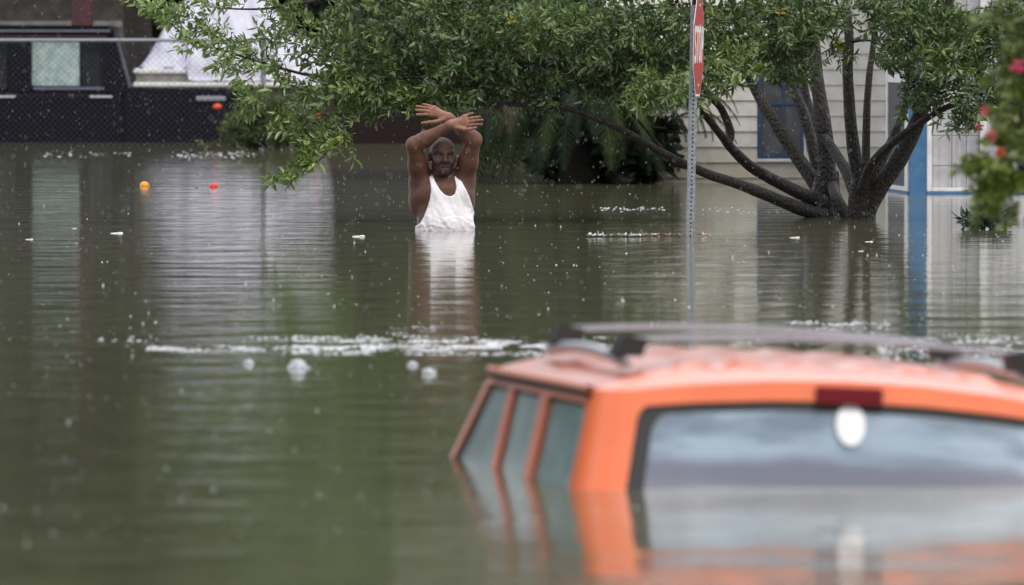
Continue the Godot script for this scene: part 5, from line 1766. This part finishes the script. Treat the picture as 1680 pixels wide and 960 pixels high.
	for z in [-0.42, -1.42]:
		for s in [-1.0, 1.0]:
			var ft := MB.new()
			ft.prism(PackedVector2Array([Vector2(s * 0.60, 0.322), Vector2(s * 0.515, 0.322), Vector2(s * 0.500, 0.372), Vector2(s * 0.565, 0.380)]), z - 0.05, z + 0.05)
			part(t, "rack_foot", ft.done(), M.black_rubber)
		var br := MB.new()
		var w0 := []
		for k in 17:
			var x := lerpf(-0.53, 0.53, k / 16.0)
			w0.append(Vector3(x, 0.368 + 0.022 * (1.0 - pow(x / 0.53, 2)), z))
		for k in 16:
			var a: Vector3 = w0[k]; var b: Vector3 = w0[k + 1]
			var sec := [Vector3(0, -0.006, -0.026), Vector3(0, 0.004, -0.023), Vector3(0, 0.009, 0), Vector3(0, 0.004, 0.023), Vector3(0, -0.006, 0.026), Vector3(0, -0.008, 0)]
			for i in 6:
				var j := (i + 1) % 6
				br.quad(a + sec[i], a + sec[j], b + sec[j], b + sec[i])
		br.smooth(0.4)
		part(t, "cross_bar", br.done(), mat(lin(0.20, 0.19, 0.22), 0.45))

# ------------------------------------------------------------------ rain on the water, floating things
func build_splashes() -> void:
	var drop := MB.new()
	drop.ball(Vector3.ZERO, Vector3(0.0055, 0.0042, 0.0055), 8, 4, -0.3)
	var crown := MB.new()
	crown.ball(Vector3(0, 0.012, 0), Vector3(0.003, 0.011, 0.003), 6, 5)
	crown.ball(Vector3(0, 0.030, 0), Vector3(0.0035, 0.004, 0.0035), 6, 5)
	for i in 6:
		var a := i * TAU / 6
		crown.ball(Vector3(cos(a) * 0.010, 0.006, sin(a) * 0.010), Vector3(0.003, 0.007, 0.003), 5, 4)
	var wm := mat(lin(0.72, 0.74, 0.80), 0.25, 0.8)
	wm.vertex_color_use_as_albedo = true
	var where := []
	var tall := []
	var tints := []
	for i in 1400:
		var py := 255.0 + 640.0 * pow(rng.randf(), 1.5)
		var dd: float = 20910.0 / (py - 52.0)
		var px := rng.randf_range(-60, 1740)
		var s := (0.6 if py > 590.0 else 1.0) * rng.randf_range(0.2, 0.62) * (1.0 if rng.randf() < 0.93 else 1.6)
		var p := Vector3((px - 840) / F * dd, 0.0, -dd)
		p.y = wave(p.x, p.z)
		if rng.randf() < 0.85: where.append(Transform3D(Basis().scaled(Vector3(s, s, s)), p))
		else: tall.append(Transform3D(Basis(Vector3.UP, rng.randf() * TAU).scaled(Vector3(s, s, s) * 0.8), p))
	# ripple bands that mirror the sky, painted as white grains: [px range, py range, number, size]
	var clump := FastNoiseLite.new()
	clump.seed = 77; clump.frequency = 1.0; clump.fractal_octaves = 2
	for q in [[240, 520, 567, 577, 800, 0.5], [480, 900, 554, 582, 5200, 0.5], [410, 700, 549, 560, 300, 0.45], [640, 720, 536, 548, 90, 0.45], [1290, 1460, 527, 540, 650, 0.45], [1440, 1690, 548, 590, 1700, 0.48], [880, 1260, 553, 600, 1500, 0.48], [985, 1095, 339, 347, 50, 0.8], [60, 220, 248, 258, 40, 1.1], [280, 420, 246, 260, 70, 1.1], [1150, 1300, 340, 352, 40, 0.6], [160, 260, 545, 575, 40, 0.6]]:
		for i in q[4]:
			var py: float = lerpf(q[2], q[3], clampf(rng.randfn(0.5, 0.25), 0, 1))
			var dd: float = 20910.0 / (py - 52.0)
			var px := rng.randf_range(q[0], q[1])
			var p := Vector3((px - 840) / F * dd, 0.0, -dd)
			if q[4] > 100 and clump.get_noise_2d(p.x * 5.0, p.z * 1.6) < rng.randf_range(-0.25, 0.25): continue
			var s: float = q[5] * rng.randf_range(0.35, 1.15)
			where.append(Transform3D(Basis().scaled(Vector3(s * rng.randf_range(1.2, 3.2), s * 0.8, s * 1.5)), p))
	for i in where.size(): tints.append(Color.WHITE * rng.randf_range(0.75, 1.0))
	tag(many(self, "dimples_and_painted_glint", drop.done(), wm, where, tints), "white specks of rain bubbles and painted sky glint over the flood", "", "", "stuff")
	tag(many(self, "rain_splashes", crown.done(), wm, tall, tints), "little splash crowns thrown up by rain", "", "", "stuff")
	# falling rain
	var rd := MB.new()
	rd.ball(Vector3.ZERO, Vector3(0.0007, 0.0060, 0.0007), 5, 4)
	var fall := []
	for i in 3000:
		var dd := rng.randf_range(34, 112)
		fall.append(Transform3D(Basis().rotated(Vector3.FORWARD, 0.06), Vector3(rng.randf_range(-900, 900) / F * dd, rng.randf_range(0.02, 1.23 + dd * 0.004), -dd)))
	tag(many(self, "falling_rain", rd.done(), wm, fall, [Color.WHITE]), "fine falling raindrops in the air", "", "", "stuff")
	# the big bubbles in front
	for q in [[488, 598, 16, "largest white rain bubble, left of the orange car"], [408, 594, 8, "small white splash left of the largest bubble"], [677, 597, 8, "pale splash just left of the car roof"], [703, 609, 10, "low white splash nearest to the car roof"]]:
		var dd: float = 20910.0 / (q[1] + q[2] * 0.4 - 52.0)
		var t := thing("rain_bubble", Vector3((q[0] - 840.0) / F * dd, 0, -dd), q[3], "bubble", "big rain bubbles on the water")
		var r: float = q[2] * dd / F
		var b := MB.new()
		b.ball(Vector3.ZERO, Vector3(r, r * 0.95, r), 18, 9, -0.1)
		var bm := mat(Color(0.9, 0.92, 0.97, 0.42), 0.08, 0.8)
		bm.transparency = BaseMaterial3D.TRANSPARENCY_ALPHA
		part(t, "dome", b.done(), bm)
		for i in 9:
			var c := MB.new()
			var a := rng.randf() * TAU
			c.ball(Vector3(cos(a) * r * 1.15, rng.randf() * r * 0.5, sin(a) * r), Vector3(1, 1, 1) * r * rng.randf_range(0.10, 0.25), 7, 5)
			part(t, "droplet", c.done(), bm)
	# toys and scraps afloat
	for q in [[237, 303, 8, Color(0.75, 0.32, 0.01), "orange ball floating near the fence"], [350, 304, 7, Color(0.70, 0.04, 0.04), "small red ball floating right of the orange ball"], [322, 305, 3.2, Color(0.07, 0.18, 0.18), "tiny teal ball floating between the orange and red balls"]]:
		var dd: float = 20910.0 / (q[1] + 3.0 - 52.0)
		var r: float = q[2] * dd / F
		var t := thing("floating_ball", Vector3((q[0] - 840.0) / F * dd, 0, -dd), q[4], "ball", "balls floating by the fence")
		var b := MB.new()
		b.ball(Vector3(0, r * 0.15, 0), Vector3(r, r * 0.9, r), 20, 14)
		part(t, "shell", b.done(), mat(lin(q[3].r, q[3].g, q[3].b), 0.35))
		var v := MB.new()
		v.ball(Vector3(r * 0.98, r * 0.2, 0), Vector3(r * 0.12, r * 0.1, r * 0.1), 8, 6)
		part(t, "valve", v.done(), mat(lin(q[3].r * 0.6, q[3].g * 0.6, q[3].b * 0.6), 0.5))
	for q in [[190, 383, 14, "long white scrap floating left of the man"], [47, 393, 9, "white scrap floating at the far left"], [121, 375, 5, "small white scrap above the two left scraps"], [587, 388, 14, "pale scrap floating just left of the man"], [1303, 390, 11, "pale fallen leaf floating before the left trunk"], [1425, 397, 9, "pale fallen leaf floating before the right trunk"], [1412, 412, 6, "small leaf floating nearest below the right trunk"]]:
		var dd: float = 20910.0 / (q[1] - 52.0)
		var t := thing("floating_scrap", Vector3((q[0] - 840.0) / F * dd, 0.0, -dd), q[3], "litter", "scraps floating on the flood")
		var b := MB.new()
		var r: float = q[2] * dd / F
		b.tint = Color(0.78, 0.76, 0.74)
		b.ball(Vector3(0, 0.0, 0), Vector3(r * 0.7, r * 0.09, r * 0.4), 14, 6)
		b.ball(Vector3(r * 0.5, r * 0.03, r * 0.2), Vector3(r * 0.35, r * 0.14, r * 0.3), 10, 5)
		var fm := mat(Color.WHITE, 0.5)
		fm.vertex_color_use_as_albedo = true
		part(t, "flake", b.done(), fm)
